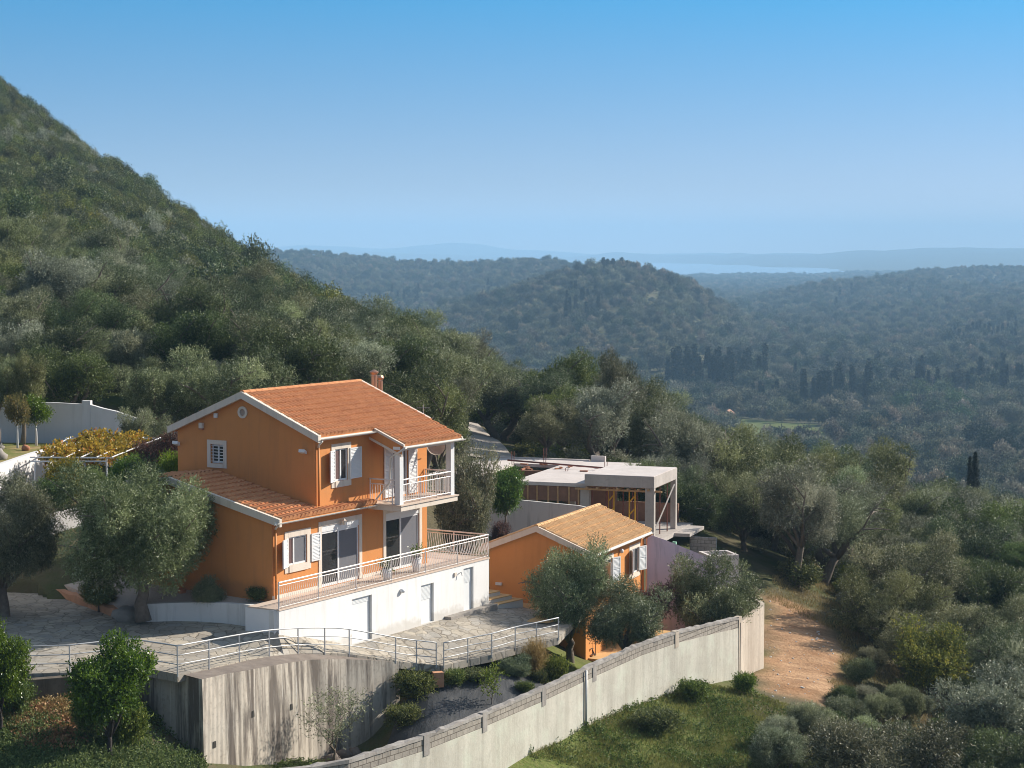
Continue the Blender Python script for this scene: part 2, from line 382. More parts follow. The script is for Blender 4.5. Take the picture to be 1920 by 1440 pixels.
M['l_olive'] = m_leaf('olive_leaves', (0.070, 0.090, 0.033), (0.36, 0.39, 0.20), (0.54, 0.55, 0.38), 0.16, 0.22, 0.45)
M['l_olive_far'] = m_leaf('grove_olive_leaves', (0.066, 0.080, 0.029), (0.315, 0.325, 0.150), (0.50, 0.50, 0.32), 0.14, 0.22, 0.5, 0.3)
M['l_citrus'] = m_leaf('citrus_leaves', (0.035, 0.070, 0.012), (0.15, 0.235, 0.035), (0.26, 0.32, 0.05), 0.10, 0.3, 0.35, spec=0.45)
M['l_lime'] = m_leaf('lime_green_leaves', (0.07, 0.11, 0.02), (0.20, 0.27, 0.05), (0.3, 0.33, 0.06), 0.15, 0.35)
M['l_yellow'] = m_leaf('yellowing_leaves', (0.10, 0.11, 0.02), (0.26, 0.25, 0.035), (0.45, 0.33, 0.03), 0.25, 0.35)
M['l_vine'] = m_leaf('autumn_vine_leaves', (0.16, 0.14, 0.02), (0.50, 0.33, 0.03), (0.45, 0.16, 0.03), 0.2, 0.35)
M['l_purple'] = m_leaf('purple_brown_leaves', (0.06, 0.025, 0.025), (0.20, 0.10, 0.085), (0.22, 0.05, 0.06), 0.2, 0.25)
M['l_dark'] = m_leaf('dark_evergreen_leaves', (0.036, 0.056, 0.018), (0.18, 0.22, 0.07), (0.28, 0.30, 0.11), 0.08, 0.22, 0.5, 0.25)
M['l_grey'] = m_leaf('silvery_leaves', (0.095, 0.108, 0.058), (0.40, 0.41, 0.27), (0.56, 0.56, 0.42), 0.16, 0.22, 0.5, 0.22)
M['l_maquis'] = m_leaf('maquis_leaves', (0.045, 0.062, 0.014), (0.225, 0.24, 0.052), (0.30, 0.26, 0.08), 0.08, 0.22, 0.6, 0.4)
M['l_forest'] = m_leaf('valley_leaves', (0.045,0.055,0.032), (0.26, 0.25, 0.15), (0.31,0.22,0.13), 0.08, 0.10, 0.7, 0.5)
M['l_forest_brown'] = m_leaf('autumn_valley_leaves', (0.09, 0.075, 0.045), (0.36, 0.30, 0.20), (0.36, 0.22, 0.12), 0.1, 0.1, 0.7, 0.35)
M['l_forest_dark'] = m_leaf('dark_valley_leaves', (0.022, 0.034, 0.018), (0.10, 0.13, 0.055), None, 0, 0.1, 0.7, 0.4)
M['l_cypress'] = m_leaf('cypress_foliage', (0.010, 0.016, 0.010), (0.035, 0.045, 0.026), None, 0, 0.1, 0.7, 0.2)
M['l_pine'] = m_leaf('pine_foliage', (0.030, 0.054, 0.021), (0.128, 0.180, 0.068), None, 0, 0.15, 0.7, 0.2)
M['l_grass'] = m_leaf('grass_blades', (0.080, 0.098, 0.026), (0.32, 0.325, 0.09), (0.42, 0.34, 0.17), 0.16, 0.35)
M['l_weed'] = m_leaf('weed_leaves', (0.055, 0.080, 0.020), (0.21, 0.25, 0.065), (0.32, 0.32, 0.09), 0.15, 0.35)
M['l_dry'] = m_leaf('dead_leaves', (0.18, 0.08, 0.04), (0.48, 0.26, 0.14), None, 0, 0.1)
M['l_gold'] = m_leaf('dry_stems', (0.22, 0.16, 0.06), (0.42, 0.34, 0.16), None, 0, 0.2)

# ------------------------------------------------------------------ terrain height
DK = np.array([10, 30, 50, 58, 62, 66, 70, 74, 78, 84, 90, 96, 104, 112, 120], float)
NEAR = {
 -1400: [-3, -3, -3, -2.5, -2, -1.5, -1.5, -1.5, -1.5, 2, 5, 6, 8, 10, 12],
 -400: [-8, -6, -3.4, -2.9, -2.6, -1.9, -1.9, -1.9, -1.6, 1.6, 3.5, 3.6, 4.0, 5.2, 6.4],
 0:   [-12, -7, -3.6, -2.9, -2.6, -1.9, -1.9, -1.9, -1.7, 0.3, 1.7, 2.6, 3.6, 4.6, 5.6],
 130: [-12, -8, -3.8, -3.0, -2.65, -1.9, -1.9, -1.9, -1.7, 0.6, 1.7, 2.4, 3.4, 4.6, 5.5],
 230: [-12, -9, -5.2, -3.6, -2.9, -2.3, -2.1, -1.9, -1.8, 0.2, 1.2, 2.0, 3.2, 4.5, 5.4],
 330: [-13, -10, -6.0, -4.6, -4.1, -3.6, -3.3, -3.0, -2.6, -1.6, 0.4, 1.7, 3.0, 4.2, 5.2],
 550: [-14, -11, -7.5, -6.2, -5.9, -5.6, -5.5, -5.5, -5.0, -4.0, -3.0, 0.0, 2.0, 3.0, 3.8],
 700: [-15, -12, -8.0, -6.6, -6.3, -5.9, -5.9, -5.7, -5.0, -4.0, -3.0, -1.0, 1.0, 2.0, 2.6],
 752: [-15, -12, -8.0, -6.6, -6.2, -5.8, -5.5, -4.7, -3.3, -3.3, -3.1, -2.0, -0.4, 0.8, 1.2],
 820: [-15, -12, -8.0, -6.6, -6.1, -5.4, -4.9, -4.3, -3.2, -3.3, -3.2, -2.6, -1.0, 0.0, 0.3],
 960: [-16, -12, -7.6, -6.2, -6.0, -5.8, -5.4, -4.7, -3.7, -3.1, -3.2, -3.0, -2.0, -0.6, 0.0],
 1100: [-17, -13, -8.0, -6.8, -6.5, -6.2, -5.9, -5.6, -5.0, -4.9, -4.9, -4.2, -3.4, -2.9, -1.0],
 1250: [-18, -14, -8.5, -7.2, -6.9, -6.6, -6.4, -6.2, -6.0, -5.5, -5.3, -5.0, -4.4, -3.6, -2.6],
 1400: [-19, -15, -9.2, -7.9, -7.5, -7.0, -6.7, -6.5, -6.3, -6.1, -6.3, -6.4, -6.0, -5.0, -4.6],
 1550: [-20, -16, -10, -8.6, -8.2, -7.8, -7.4, -7.2, -7.0, -6.9, -6.7, -6.6, -6.6, -6.5, -6.5],
 1700: [-21, -17, -11, -9.6, -9.3, -9.0, -8.9, -8.8, -8.6, -8.5, -8.3, -8.1, -8.0, -8.0, -8.0],
 1920: [-23, -19, -12, -11, -10.8, -10.6, -10.4, -10.3, -10.2, -10, -9.9, -9.8, -9.8, -9.8, -9.9],
 2400: [-26, -22, -16, -15, -14.6, -14.4, -14.2, -14, -14, -14, -14, -14, -14, -14, -14.2],
 3200: [-30, -26, -20, -19, -18.6, -18.4, -18.2, -18, -18, -18, -18, -18, -18, -18, -18.2]}
FAR = {  # (distance, photo row of the bare ground) — crest rows allow for the trees standing on it
 -1400: [(150, 500), (250, 250), (350, 20), (450, -120), (560, -120)],
 -400: [(150, 580), (200, 440), (260, 300), (330, 170), (410, 45), (480, -30)],
 0:   [(150, 610), (170, 560), (200, 500), (250, 405), (320, 312), (390, 232), (450, 166)],
 130: [(150, 630), (170, 590), (200, 535), (250, 455), (320, 364), (390, 292), (425, 266)],
 230: [(150, 650), (170, 610), (200, 560), (250, 483), (310, 406), (360, 354), (385, 340)],
 330: [(150, 665), (170, 630), (200, 585), (250, 510), (300, 448), (340, 412)],
 550: [(150, 715), (170, 690), (200, 650), (240, 598), (275, 556)],
 700: [(150, 745), (170, 725), (200, 688), (230, 655)],
 752: [(150, 760), (170, 738), (208, 697)],
 820: [(150, 775), (170, 752), (190, 735)],
 960: [(140, 830), (155, 812), (170, 800)],
 1100: [(140, 862), (155, 860), (165, 862)],
 1250: [(140, 905), (155, 900)],
 1400: [(140, 975), (155, 955)],
 1550: [(140, 1020), (150, 1010)],
 1700: [(140, 1055), (150, 1050)],
 1920: [(140, 1095), (150, 1095)],
 2400: [(140, 1150), (150, 1150)],
 3200: [(140, 1200), (150, 1200)]}
VAL = {  # (distance, height) of the valley, the conical hill, the ridges and the far coast
 -1400: [(900, 60), (1500, 20), (2600, 10), (3500, -60), (6000, -72), (11300, -72), (12500, 10), (16000, 0)],
 -400: [(900, 45), (1500, 0), (2600, 10), (3500, -55), (6000, -72), (11300, -72), (12500, 15), (16000, 0)],
 0:   [(650, 30), (1000, -30), (2000, -60), (2400, -20), (2850, 10), (3300, -30), (4500, -66), (6200, -72), (11300, -72), (12400, 5), (16000, 0)],
 130: [(620, 22), (1000, -40), (2000, -60), (2400, -20), (2850, 10), (3300, -30), (4500, -66), (6200, -72), (11300, -72), (12400, 5), (16000, 0)],
 230: [(580, 8), (1000, -48), (2000, -60), (2400, -20), (2850, 9), (3300, -30), (4500, -66), (6200, -72), (11300, -72), (12400, 5), (16000, 0)],
 330: [(520, -5), (1000, -55), (2000, -60), (2400, -20), (2850, 8), (3300, -30), (4500, -66), (6200, -72), (11300, -72), (12400, 0), (16000, 0)],
 550: [(420, -25), (900, -60), (1900, -62), (2300, -30), (2850, 3.5), (3300, -30), (4500, -66), (6200, -72), (11300, -72), (12200, -20), (16000, -20)],
 700: [(330, -25), (600, -55), (1000, -62), (1900, -60), (2300, -35), (2850, -4), (3300, -40), (4500, -66), (6200, -72), (11300, -72), (12200, -15), (16000, -20)],
 820: [(270, -22), (450, -50), (1000, -63), (1400, -54), (1700, -45), (2000, -50), (2300, -35), (2700, -12), (3200, -45), (4500, -66), (6200, -72), (11300, -72), (12200, -28), (16000, -40)],
 960: [(250, -20), (420, -48), (1000, -63), (1300, -48), (1650, -26), (2000, -40), (2400, -18), (2600, -10), (3200, -50), (4500, -66), (6200, -72), (11300, -72), (12200, -55), (16000, -60)],
 1040: [(240, -20), (400, -48), (1000, -63), (1250, -46), (1670, -13), (2000, -36), (2400, -13), (2600, -10), (3200, -55), (4500, -66), (6200, -72), (11300, -72), (12200, -60), (16000, -60)],
 1100: [(240, -20), (400, -48), (1000, -63), (1250, -44), (1690, -7), (2000, -38), (2500, -30), (2700, -26), (3200, -58), (4500, -66), (6200, -72), (11300, -72), (12200, -45), (16000, -50)],
 1165: [(240, -22), (400, -48), (1000, -63), (1250, -43), (1700, -2.5), (2000, -30), (2400, -58), (3200, -62), (4500, -67), (6200, -72), (11300, -72), (12000, -14), (16000, -40)],
 1250: [(230, -22), (400, -48), (1000, -63), (1250, -46), (1700, -11), (2000, -36), (2400, -60), (3200, -63), (4500, -68), (5900, -71), (6300, -73), (11300, -72), (12000, -32), (16000, -40)],
 1330: [(230, -24), (400, -48), (1000, -63), (1300, -52), (1700, -32), (2000, -48), (2400, -60), (3200, -63), (4500, -68), (5700, -69), (6200, -73), (10600, -72), (11400, -34), (16000, -40)],
 1400: [(230, -25), (400, -48), (900, -62), (1300, -59), (1700, -55), (2100, -58), (3200, -63), (4300, -66), (5600, -68), (6100, -73), (9800, -72), (10600, -32), (12000, -36), (16000, -40)],
 1550: [(230, -27), (400, -49), (900, -63), (1600, -61), (2300, -55), (2650, -36), (3000, -58), (4400, -66), (6000, -70), (7000, -71), (8500, -70), (10600, -24), (12000, -30), (16000, -40)],
 1640: [(230, -28), (400, -49), (900, -63), (1600, -61), (2300, -50), (2650, -34), (3000, -42), (3300, -40), (3800, -62), (6000, -69), (8000, -68), (10600, -12), (12000, -14), (16000, -40)],
 1720: [(230, -29), (400, -50), (900, -63), (1600, -60), (2300, -50), (2650, -38), (3000, -30), (3300, -31), (3800, -60), (6000, -68), (8000, -66), (10600, 6), (12000, -14), (16000, -40)],
 1850: [(230, -30), (400, -50), (900, -63), (1600, -58), (2300, -46), (2700, -42), (2950, -50), (3350, -22), (3800, -56), (6000, -66), (8000, -60), (10600, 20), (12000, -14), (16000, -40)],
 1920: [(230, -30), (400, -50), (900, -62), (1600, -57), (2300, -45), (2700, -42), (2950, -50), (3350, -22), (3800, -56), (6000, -66), (8000, -60), (10600, 17), (12000, -14), (16000, -40)],
 2400: [(230, -32), (400, -50), (900, -60), (1600, -52), (2300, -40), (2800, -22), (3300, -14), (4000, -40), (7000, -40), (10600, 5), (16000, -40)],
 3200: [(230, -34), (400, -50), (900, -58), (1600, -48), (2300, -30), (3300, -14), (6000, -30), (10600, 5), (16000, -40)]}
DG = np.unique(np.concatenate([np.linspace(12, 54, 16), np.arange(55, 132, 0.45), np.geomspace(132, 600, 150), np.geomspace(600, 16300, 190)]))
_pxs = sorted(set(NEAR) | set(VAL))
def _interp_px(tab, px):
    ks = sorted(tab); i = int(np.searchsorted(ks, px))
    if px in tab: return tab[px]
    a, b = ks[i - 1], ks[i]; w = (px - a) / (b - a)
    return a, b, w
LG = np.log(DG)
def _col_near(k): return np.interp(LG, np.log(DK), NEAR[k])
def _col_far(k):
    D = np.array([d for d, y in FAR[k]]); return D, np.array([zof(y, d) for d, y in FAR[k]])
PXC = np.array(_pxs, float); ZT = np.zeros((len(_pxs), len(DG)))
def _profile(k):
    d0, z0 = list(DK), list(NEAR[k]); Df, Zf = _col_far(k)
    kk = k
    d = d0 + list(Df); z = z0 + list(Zf)
    vv = VAL[kk] if kk in VAL else None
    return d, z, vv
_val_keys = sorted(VAL)
_valcols = np.array([np.interp(LG, np.log([d for d, z in VAL[k]]), [z for d, z in VAL[k]]) for k in _val_keys])
_near_keys = sorted(NEAR)
_nearcols = np.array([np.interp(LG, np.log(list(DK) + [d for d, y in FAR[k]]), list(NEAR[k]) + [zof(y, d) for d, y in FAR[k]]) for k in _near_keys])
_crest = np.array([FAR[k][-1][0] for k in _near_keys], float)
_vstart = np.array([np.log(VAL[k][0][0]) for k in _val_keys])
def _pchip_cols(keys, cols, q):
    out = np.empty((len(q), cols.shape[1])); keys = np.array(keys, float)
    for j in range(cols.shape[1]):
        out[:, j] = np.interp(q, keys, cols[:, j])
    return out
TPX = np.unique(np.concatenate([np.linspace(-1400, -420, 40), np.arange(-400, 2401, 8.0), np.linspace(2440, 3200, 24)]))
def _smooth(A, k):
    if k < 2: return A
    ker = np.hanning(k + 2)[1:-1]; ker /= ker.sum(); pad = k // 2
    B = np.pad(A, ((pad, pad), (0, 0)), mode='edge')
    return np.stack([np.convolve(B[:, j], ker, 'valid') for j in range(A.shape[1])], 1)[:A.shape[0]]
_N = _smooth(_pchip_cols(_near_keys, _nearcols, TPX), 13)
_V = _smooth(_pchip_cols(_val_keys, _valcols, TPX), 9)
_cr = np.interp(TPX, _near_keys, _crest); _vs = np.interp(TPX, _val_keys, np.exp(_vstart))
_w = np.clip((DG[None, :] - _cr[:, None]) / np.maximum(_vs[:, None] - _cr[:, None], 5), 0, 1)
_w = _w * _w * (3 - 2 * _w)
GZ = np.minimum(_N * (1 - _w) + _V * _w, 120.0)
# gentle natural unevenness (grows with distance)
_rng = np.random.default_rng(5)
def _wave_noise(X, Y, n, lmin, lmax, seed):
    r = np.random.default_rng(seed); out = np.zeros_like(X)
    for i in range(n):
        lam = np.exp(r.uniform(np.log(lmin), np.log(lmax))); a = r.uniform(0, 2 * np.pi); ph = r.uniform(0, 6.28)
        out += np.sin((X * np.cos(a) + Y * np.sin(a)) * 2 * np.pi / lam + ph) * (lam / lmax) ** 0.8
    return out / np.sqrt(n)
_T = (TPX - 960) / FPX
XX = _T[:, None] * DG[None, :]; YY = np.repeat(DG[None, :], len(TPX), 0)
GZ = GZ + _wave_noise(XX, YY, 12, 3, 14, 1) * 0.10 * np.clip((YY - 40) / 60, 0, 1)
GZ = GZ + _wave_noise(XX, YY, 14, 25, 160, 2) * 2.2 * np.clip((YY - 200) / 600, 0, 1) * np.clip((7000 - YY) / 1500, 0, 1)
GZ = GZ + _wave_noise(XX, YY, 14, 150, 500, 3) * 3.0 * np.clip((YY - 900) / 1200, 0, 1) * np.clip((GZ + 66) / 30, 0.15, 1) * (YY < 20000)
GZ = GZ + _wave_noise(XX, YY, 24, 250, 1600, 4) * 15 * np.clip((YY - 9000) / 1500, 0, 1) * np.clip((GZ + 71) / 20, 0, 1)
_mt = np.interp((TPX[:, None] + 0 * YY), [300, 480, 560, 640, 720, 800, 850, 900, 960, 1060, 1160, 1300], [-20, 0, 30, 20, 5, 35, 48, 36, 0, -20, -60, -90])
_mr = np.clip((YY - 13600) / 1700, 0, 1); GZ = np.maximum(GZ, -72 + (_mt + 72) * _mr ** 1.3 + _wave_noise(XX, YY, 16, 300, 1200, 6) * 9 * _mr)
GZ = GZ + (9 * np.exp(-((TPX[:, None] - 1165) / 26) ** 2) + 14 * np.exp(-((TPX[:, None] - 1202) / 15) ** 2) + 14 * np.exp(-((TPX[:, None] - 1380) / 22) ** 2)) * np.exp(-((YY - 12000) / 350) ** 2)
GZ = np.clip(GZ, -73.0, 185.0)

def gz(x, y):
    """ground height at plan points (arrays or scalars)"""
    x = np.asarray(x, float); y = np.maximum(np.asarray(y, float), 12.01)
    px = np.clip(x / y * FPX + 960, -1399, 3199)
    i = np.clip(np.searchsorted(TPX, px) - 1, 0, len(TPX) - 2); j = np.clip(np.searchsorted(DG, y) - 1, 0, len(DG) - 2)
    a = (px - TPX[i]) / (TPX[i + 1] - TPX[i]); b = np.clip((y - DG[j]) / (DG[j + 1] - DG[j]), 0, 1)
    return (GZ[i, j] * (1 - a) + GZ[i + 1, j] * a) * (1 - b) + (GZ[i, j + 1] * (1 - a) + GZ[i + 1, j + 1] * a) * b
def hit(px, py, dmin=45):
    r = ray(px, py); D = DG[DG >= dmin]; t = D / r[1]
    zr = ZC + r[2] * t; zg = gz(r[0] * t, D); k = np.nonzero(zr <= zg)[0]
    if len(k) == 0: return None
    k = k[0]
    if k:
        e0 = zr[k - 1] - zg[k - 1]; e1 = zr[k] - zg[k]; w = e0 / (e0 - e1 + 1e-9); d = D[k - 1] * (1 - w) + D[k] * w
    else: d = D[0]
    x = r[0] * d / r[1]; return (float(x), float(d), float(gz(x, d)))
def in_poly(x, y, poly):
    x = np.asarray(x, float); y = np.asarray(y, float); c = np.zeros(x.shape, bool); n = len(poly)
    for i in range(n):
        x0, y0 = poly[i][:2]; x1, y1 = poly[(i + 1) % n][:2]
        m = ((y0 > y) != (y1 > y))
        with np.errstate(divide='ignore', invalid='ignore'):
            c ^= m & (x < (x1 - x0) * (y - y0) / (y1 - y0 + 1e-12) + x0)
    return c
def poly_dist(x, y, poly):
    d = np.full(np.shape(x), 1e9); n = len(poly)
    for i in range(n):
        x0, y0 = poly[i][:2]; x1, y1 = poly[(i + 1) % n][:2]
        dx, dy = x1 - x0, y1 - y0; t = np.clip(((x - x0) * dx + (y - y0) * dy) / (dx * dx + dy * dy + 1e-9), 0, 1)
        d = np.minimum(d, np.hypot(x - x0 - t * dx, y - y0 - t * dy))
    return np.where(in_poly(x, y, poly), d, -d)

# deck (driveway) outline: px, py, z
RAIL = [(-160, 1268, -1.1), (131, 1261, -1.1), (241, 1247, -1.1), (333, 1264, -1.0), (392, 1253, -1.1), (449, 1239, -1.3), (505, 1230, -1.5), (559, 1225, -1.7),
        (609, 1224, -1.85), (655, 1226, -2.05), (742, 1239, -2.58), (781, 1244, -2.82), (818, 1247, -2.95), (832, 1248, -2.97), (877, 1237, -2.95), (922, 1228, -2.88),
        (966, 1215, -2.8), (1006, 1206, -2.72), (1047, 1196, -2.65)]
RAILP = [at_z(*q) for q in RAIL]
SH = Frame((1.11, 88.14, 0), R(22.8))              # annexe: u along its ridge, v to the right
DECK = [tuple(p) for p in RAILP] + [SH.p(-1.35, 2.6, -2.6), SH.p(0.0, 2.3, -2.6), SH.p(0, -2.3, -2.5)] + \
       [HF.p(13.3, 1.2, -2.25), HF.p(11.0, 1.4, -2.12), HF.p(7, 1.4, -2.12), HF.p(3.0, 1.4, -2.1), HF.p(1.4, 1.4, -1.6), HF.p(-1.5, 1.4, -0.78)] + \
       [(-9.8, 74.4, -0.9), (-11.94, 75.5, -0.9), (-14.0, 75.5, -0.9), (-15.1, 76.1, -0.92), (-19.1, 82.0, -0.9), (-26, 83.5, -0.6)]
DIRT = [at_z(px, py, -6.6)[:2] for px, py in [(1440, 1300), (1436, 1200), (1442, 1140), (1470, 1140), (1540, 1160), (1575, 1200), (1580, 1250), (1570, 1285), (1540, 1305), (1480, 1308)]]
_ro = [at_z(px, py, 0.05)[:2] for px, py in [(868, 862), (872, 840), (876, 815), (880, 798), (896, 796), (918, 812), (948, 835), (972, 862)]]
ROAD = _ro
LAWN = [(-40, 80), (-22.8, 80), (-22.4, 86.5), (-22.1, 91.5), (-21.2, 97.7), (-40, 101)]

def build_ground():
    nx, ny = XX.shape
    Z = GZ.copy()
    near = YY < 135
    x, y = XX[near], YY[near]; z = Z[near]
    dd = poly_dist(x, y, DECK)
    z = np.where(dd > 0.9, np.minimum(z, -3.4), z)
    for poly, lim in ((LAWN, 2.8),):
        z = np.where(poly_dist(x, y, poly) > 0.3, np.minimum(z, lim), z)
    Z[near] = z
    V = np.stack([XX, YY, Z], -1).reshape(-1, 3)
    idx = np.arange(nx * ny).reshape(nx, ny)
    F = np.stack([idx[:-1, :-1], idx[1:, :-1], idx[1:, 1:], idx[:-1, 1:]], -1).reshape(-1, 4)
    zone = np.zeros((nx, ny, 3), np.float32)       # r: orange earth, g: grass, b: dry leaf litter / brown earth
    e = np.zeros(nx * ny); X, Y = XX.ravel(), YY.ravel(); nm = (Y < 140)
    wob = _wave_noise(X[nm], Y[nm], 12, 0.8, 5, 9) * 0.45
    d1 = poly_dist(X[nm], Y[nm], DIRT) + wob
    r = np.zeros(nx * ny); r[nm] = np.clip(d1 / 1.2 + 0.5, 0, 1)
    px = X / Y * FPX + 960
    g = np.zeros(nx * ny); g[nm] = np.clip((px[nm] - 880) / 60, 0, 1) * np.clip((1440 - px[nm]) / 90 + wob * 0.6, 0, 1) * np.clip((90 - Y[nm]) / 5, 0, 1)
    g[nm] = np.maximum(g[nm], np.clip((470 - px[nm]) / 60, 0, 1) * np.clip((64.5 - Y[nm]) / 2 + wob, 0, 1))
    # meadow patches in the valley
    cl_ = hit(1452, 812, 400)
    if cl_: g = np.where(((X - cl_[0]) / 26) ** 2 + ((Y - cl_[1]) / 75) ** 2 < 1, 1.0, g)
    fld = (np.abs(_wave_noise(X, Y, 10, 80, 300, 12)) > 1.25) & (Y > 500) & (Y < 2600) & (X > 0)
    g[fld] = 0.8
    zone[..., 0] = r.reshape(nx, ny); zone[..., 1] = g.reshape(nx, ny)
    me = np_mesh('ground', V, F, {'zone': zone.reshape(-1, 3)}, smooth=True)
    b = NB('ground_earth')
    a = b.n('ShaderNodeAttribute', attribute_name='zone'); sp = b.n('ShaderNodeSeparateColor'); b.l(a.outputs['Color'], sp.inputs[0])
    n = b.noise(0.9, 6); n2 = b.noise(7, 5)
    base = b.mix(n, (0.075, 0.066, 0.038), (0.15, 0.125, 0.075)); base = b.mix(b.ramp(b.noise(0.33, 4), [(0.45, 0.0), (0.65, 1.0)]), base, (0.065, 0.085, 0.028))
    grass = b.mix(n, (0.07, 0.105, 0.022), (0.17, 0.19, 0.055)); grass = b.mix(b.ramp(n2, [(0.5, 0.0), (0.7, 0.5)]), grass, (0.25, 0.20, 0.10))
    dirt = b.mix(b.ramp(b.noise(0.5, 7, rough=0.7), [(.35, 0.0), (.65, 1.0)]), (0.30, 0.165, 0.085), (0.50, 0.32, 0.19)); dirt = b.mix(b.ramp(n2, [(0.48, 0.0), (0.66, 0.75)]), dirt, (0.22, 0.125, 0.07)); dirt = b.mix(b.math('MULTIPLY', b.ramp(b.noise(1.0, 4, b.pos((.35, 1.6, 1)), dist=0.5), [(.5, 0.0), (.6, 1.0)]), .45), dirt, (0.24, 0.14, 0.08))
    col = b.mix(sp.outputs[1], base, grass); col = b.mix(sp.outputs[0], col, dirt)
    m = b.done(b.bsdf(col, 0.95, b.bump(b.mix(.5, n2, b.noise(2.2, 5)), 1.0, 0.14), spec=0.1))
    return struct('ground', me, m)
build_ground()
# the sea in the bay
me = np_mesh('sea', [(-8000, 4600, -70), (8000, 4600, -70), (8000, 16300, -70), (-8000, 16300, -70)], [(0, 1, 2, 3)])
b = NB('sea_water'); struct('sea', me, b.done(b.bsdf((0.30, 0.34, 0.36), 0.15, spec=1.0)))  # base colour lightened, standing in for bright sky reflected off the water
# haze
hz = MB().box(WORLD, HAZE['y'][0], HAZE['y'][1], HAZE['x'][0], HAZE['x'][1], HAZE['z'][0], HAZE['z'][1])
b = NB('haze_air'); v = b.n('ShaderNodeVolumePrincipled'); v.inputs['Color'].default_value = (*HAZE['color'], 1)
v.inputs['Density'].default_value = HAZE['density']; v.inputs['Anisotropy'].default_value = 0.0
b.l(v.outputs[0], b.out.inputs['Volume'])
struct('haze', hz.mesh('haze'), b.m, 'stuff')
# ------------------------------------------------------------------ foliage generators
def leaf_cloud(rng, centers, radii, per, length, width, droop=0.0, up=0.35, twig=8, shell=0.45, flat=None):
    """leaves set along small twigs that fill ellipsoidal clumps; returns quads and a tint"""
    centers = np.asarray(centers, float); radii = np.asarray(radii, float)
    if radii.ndim == 1: radii = np.repeat(radii[:, None], 3, 1)
    if len(radii) == 1 and len(centers) > 1: radii = np.repeat(radii, len(centers), 0)
    nt = max(1, per // twig); N = len(centers) * nt
    ci = np.repeat(np.arange(len(centers)), nt)
    d = rng.normal(size=(N, 3)); d /= np.linalg.norm(d, axis=1)[:, None]
    rr = rng.random(N) ** shell
    base = centers[ci] + d * rr[:, None] * radii[ci]
    td = d * 0.8 + rng.normal(size=(N, 3)) * 0.45 + np.array([0, 0, up - droop]); td /= np.linalg.norm(td, axis=1)[:, None]
    tl = length * twig * 0.42
    k = np.tile(np.arange(twig), N); ti = np.repeat(np.arange(N), twig)
    pos = base[ti] + td[ti] * (k / twig * tl)[:, None]
    ld = td[ti] * 0.55 + rng.normal(size=(N * twig, 3)) * 0.6; ld /= np.linalg.norm(ld, axis=1)[:, None]
    sd = np.cross(ld, rng.normal(size=(N * twig, 3))); sd /= (np.linalg.norm(sd, axis=1)[:, None] + 1e-9)
    L = length * rng.uniform(.65, 1.25, N * twig)[:, None]; W_ = width * rng.uniform(.7, 1.2, N * twig)[:, None]
    a = pos; b = pos + ld * L * .5 + sd * W_ * .5; c = pos + ld * L; e = pos + ld * L * .5 - sd * W_ * .5
    V = np.stack([a, b, c, e], 1).reshape(-1, 3)
    n = N * twig; Fq = np.arange(n * 4).reshape(n, 4)
    t0 = np.clip(rng.normal(.40, .17, N)[ti] + rng.normal(0, .16, n) + rng.normal(0, .20, len(centers))[ci][ti], 0, 1); t1 = rng.random(N)[ti] * .7 + rng.random(n) * .3
    T = np.stack([np.repeat(t0, 4), np.repeat(t1, 4), np.repeat(rng.random(n), 4)], 1)
    return V, Fq, T

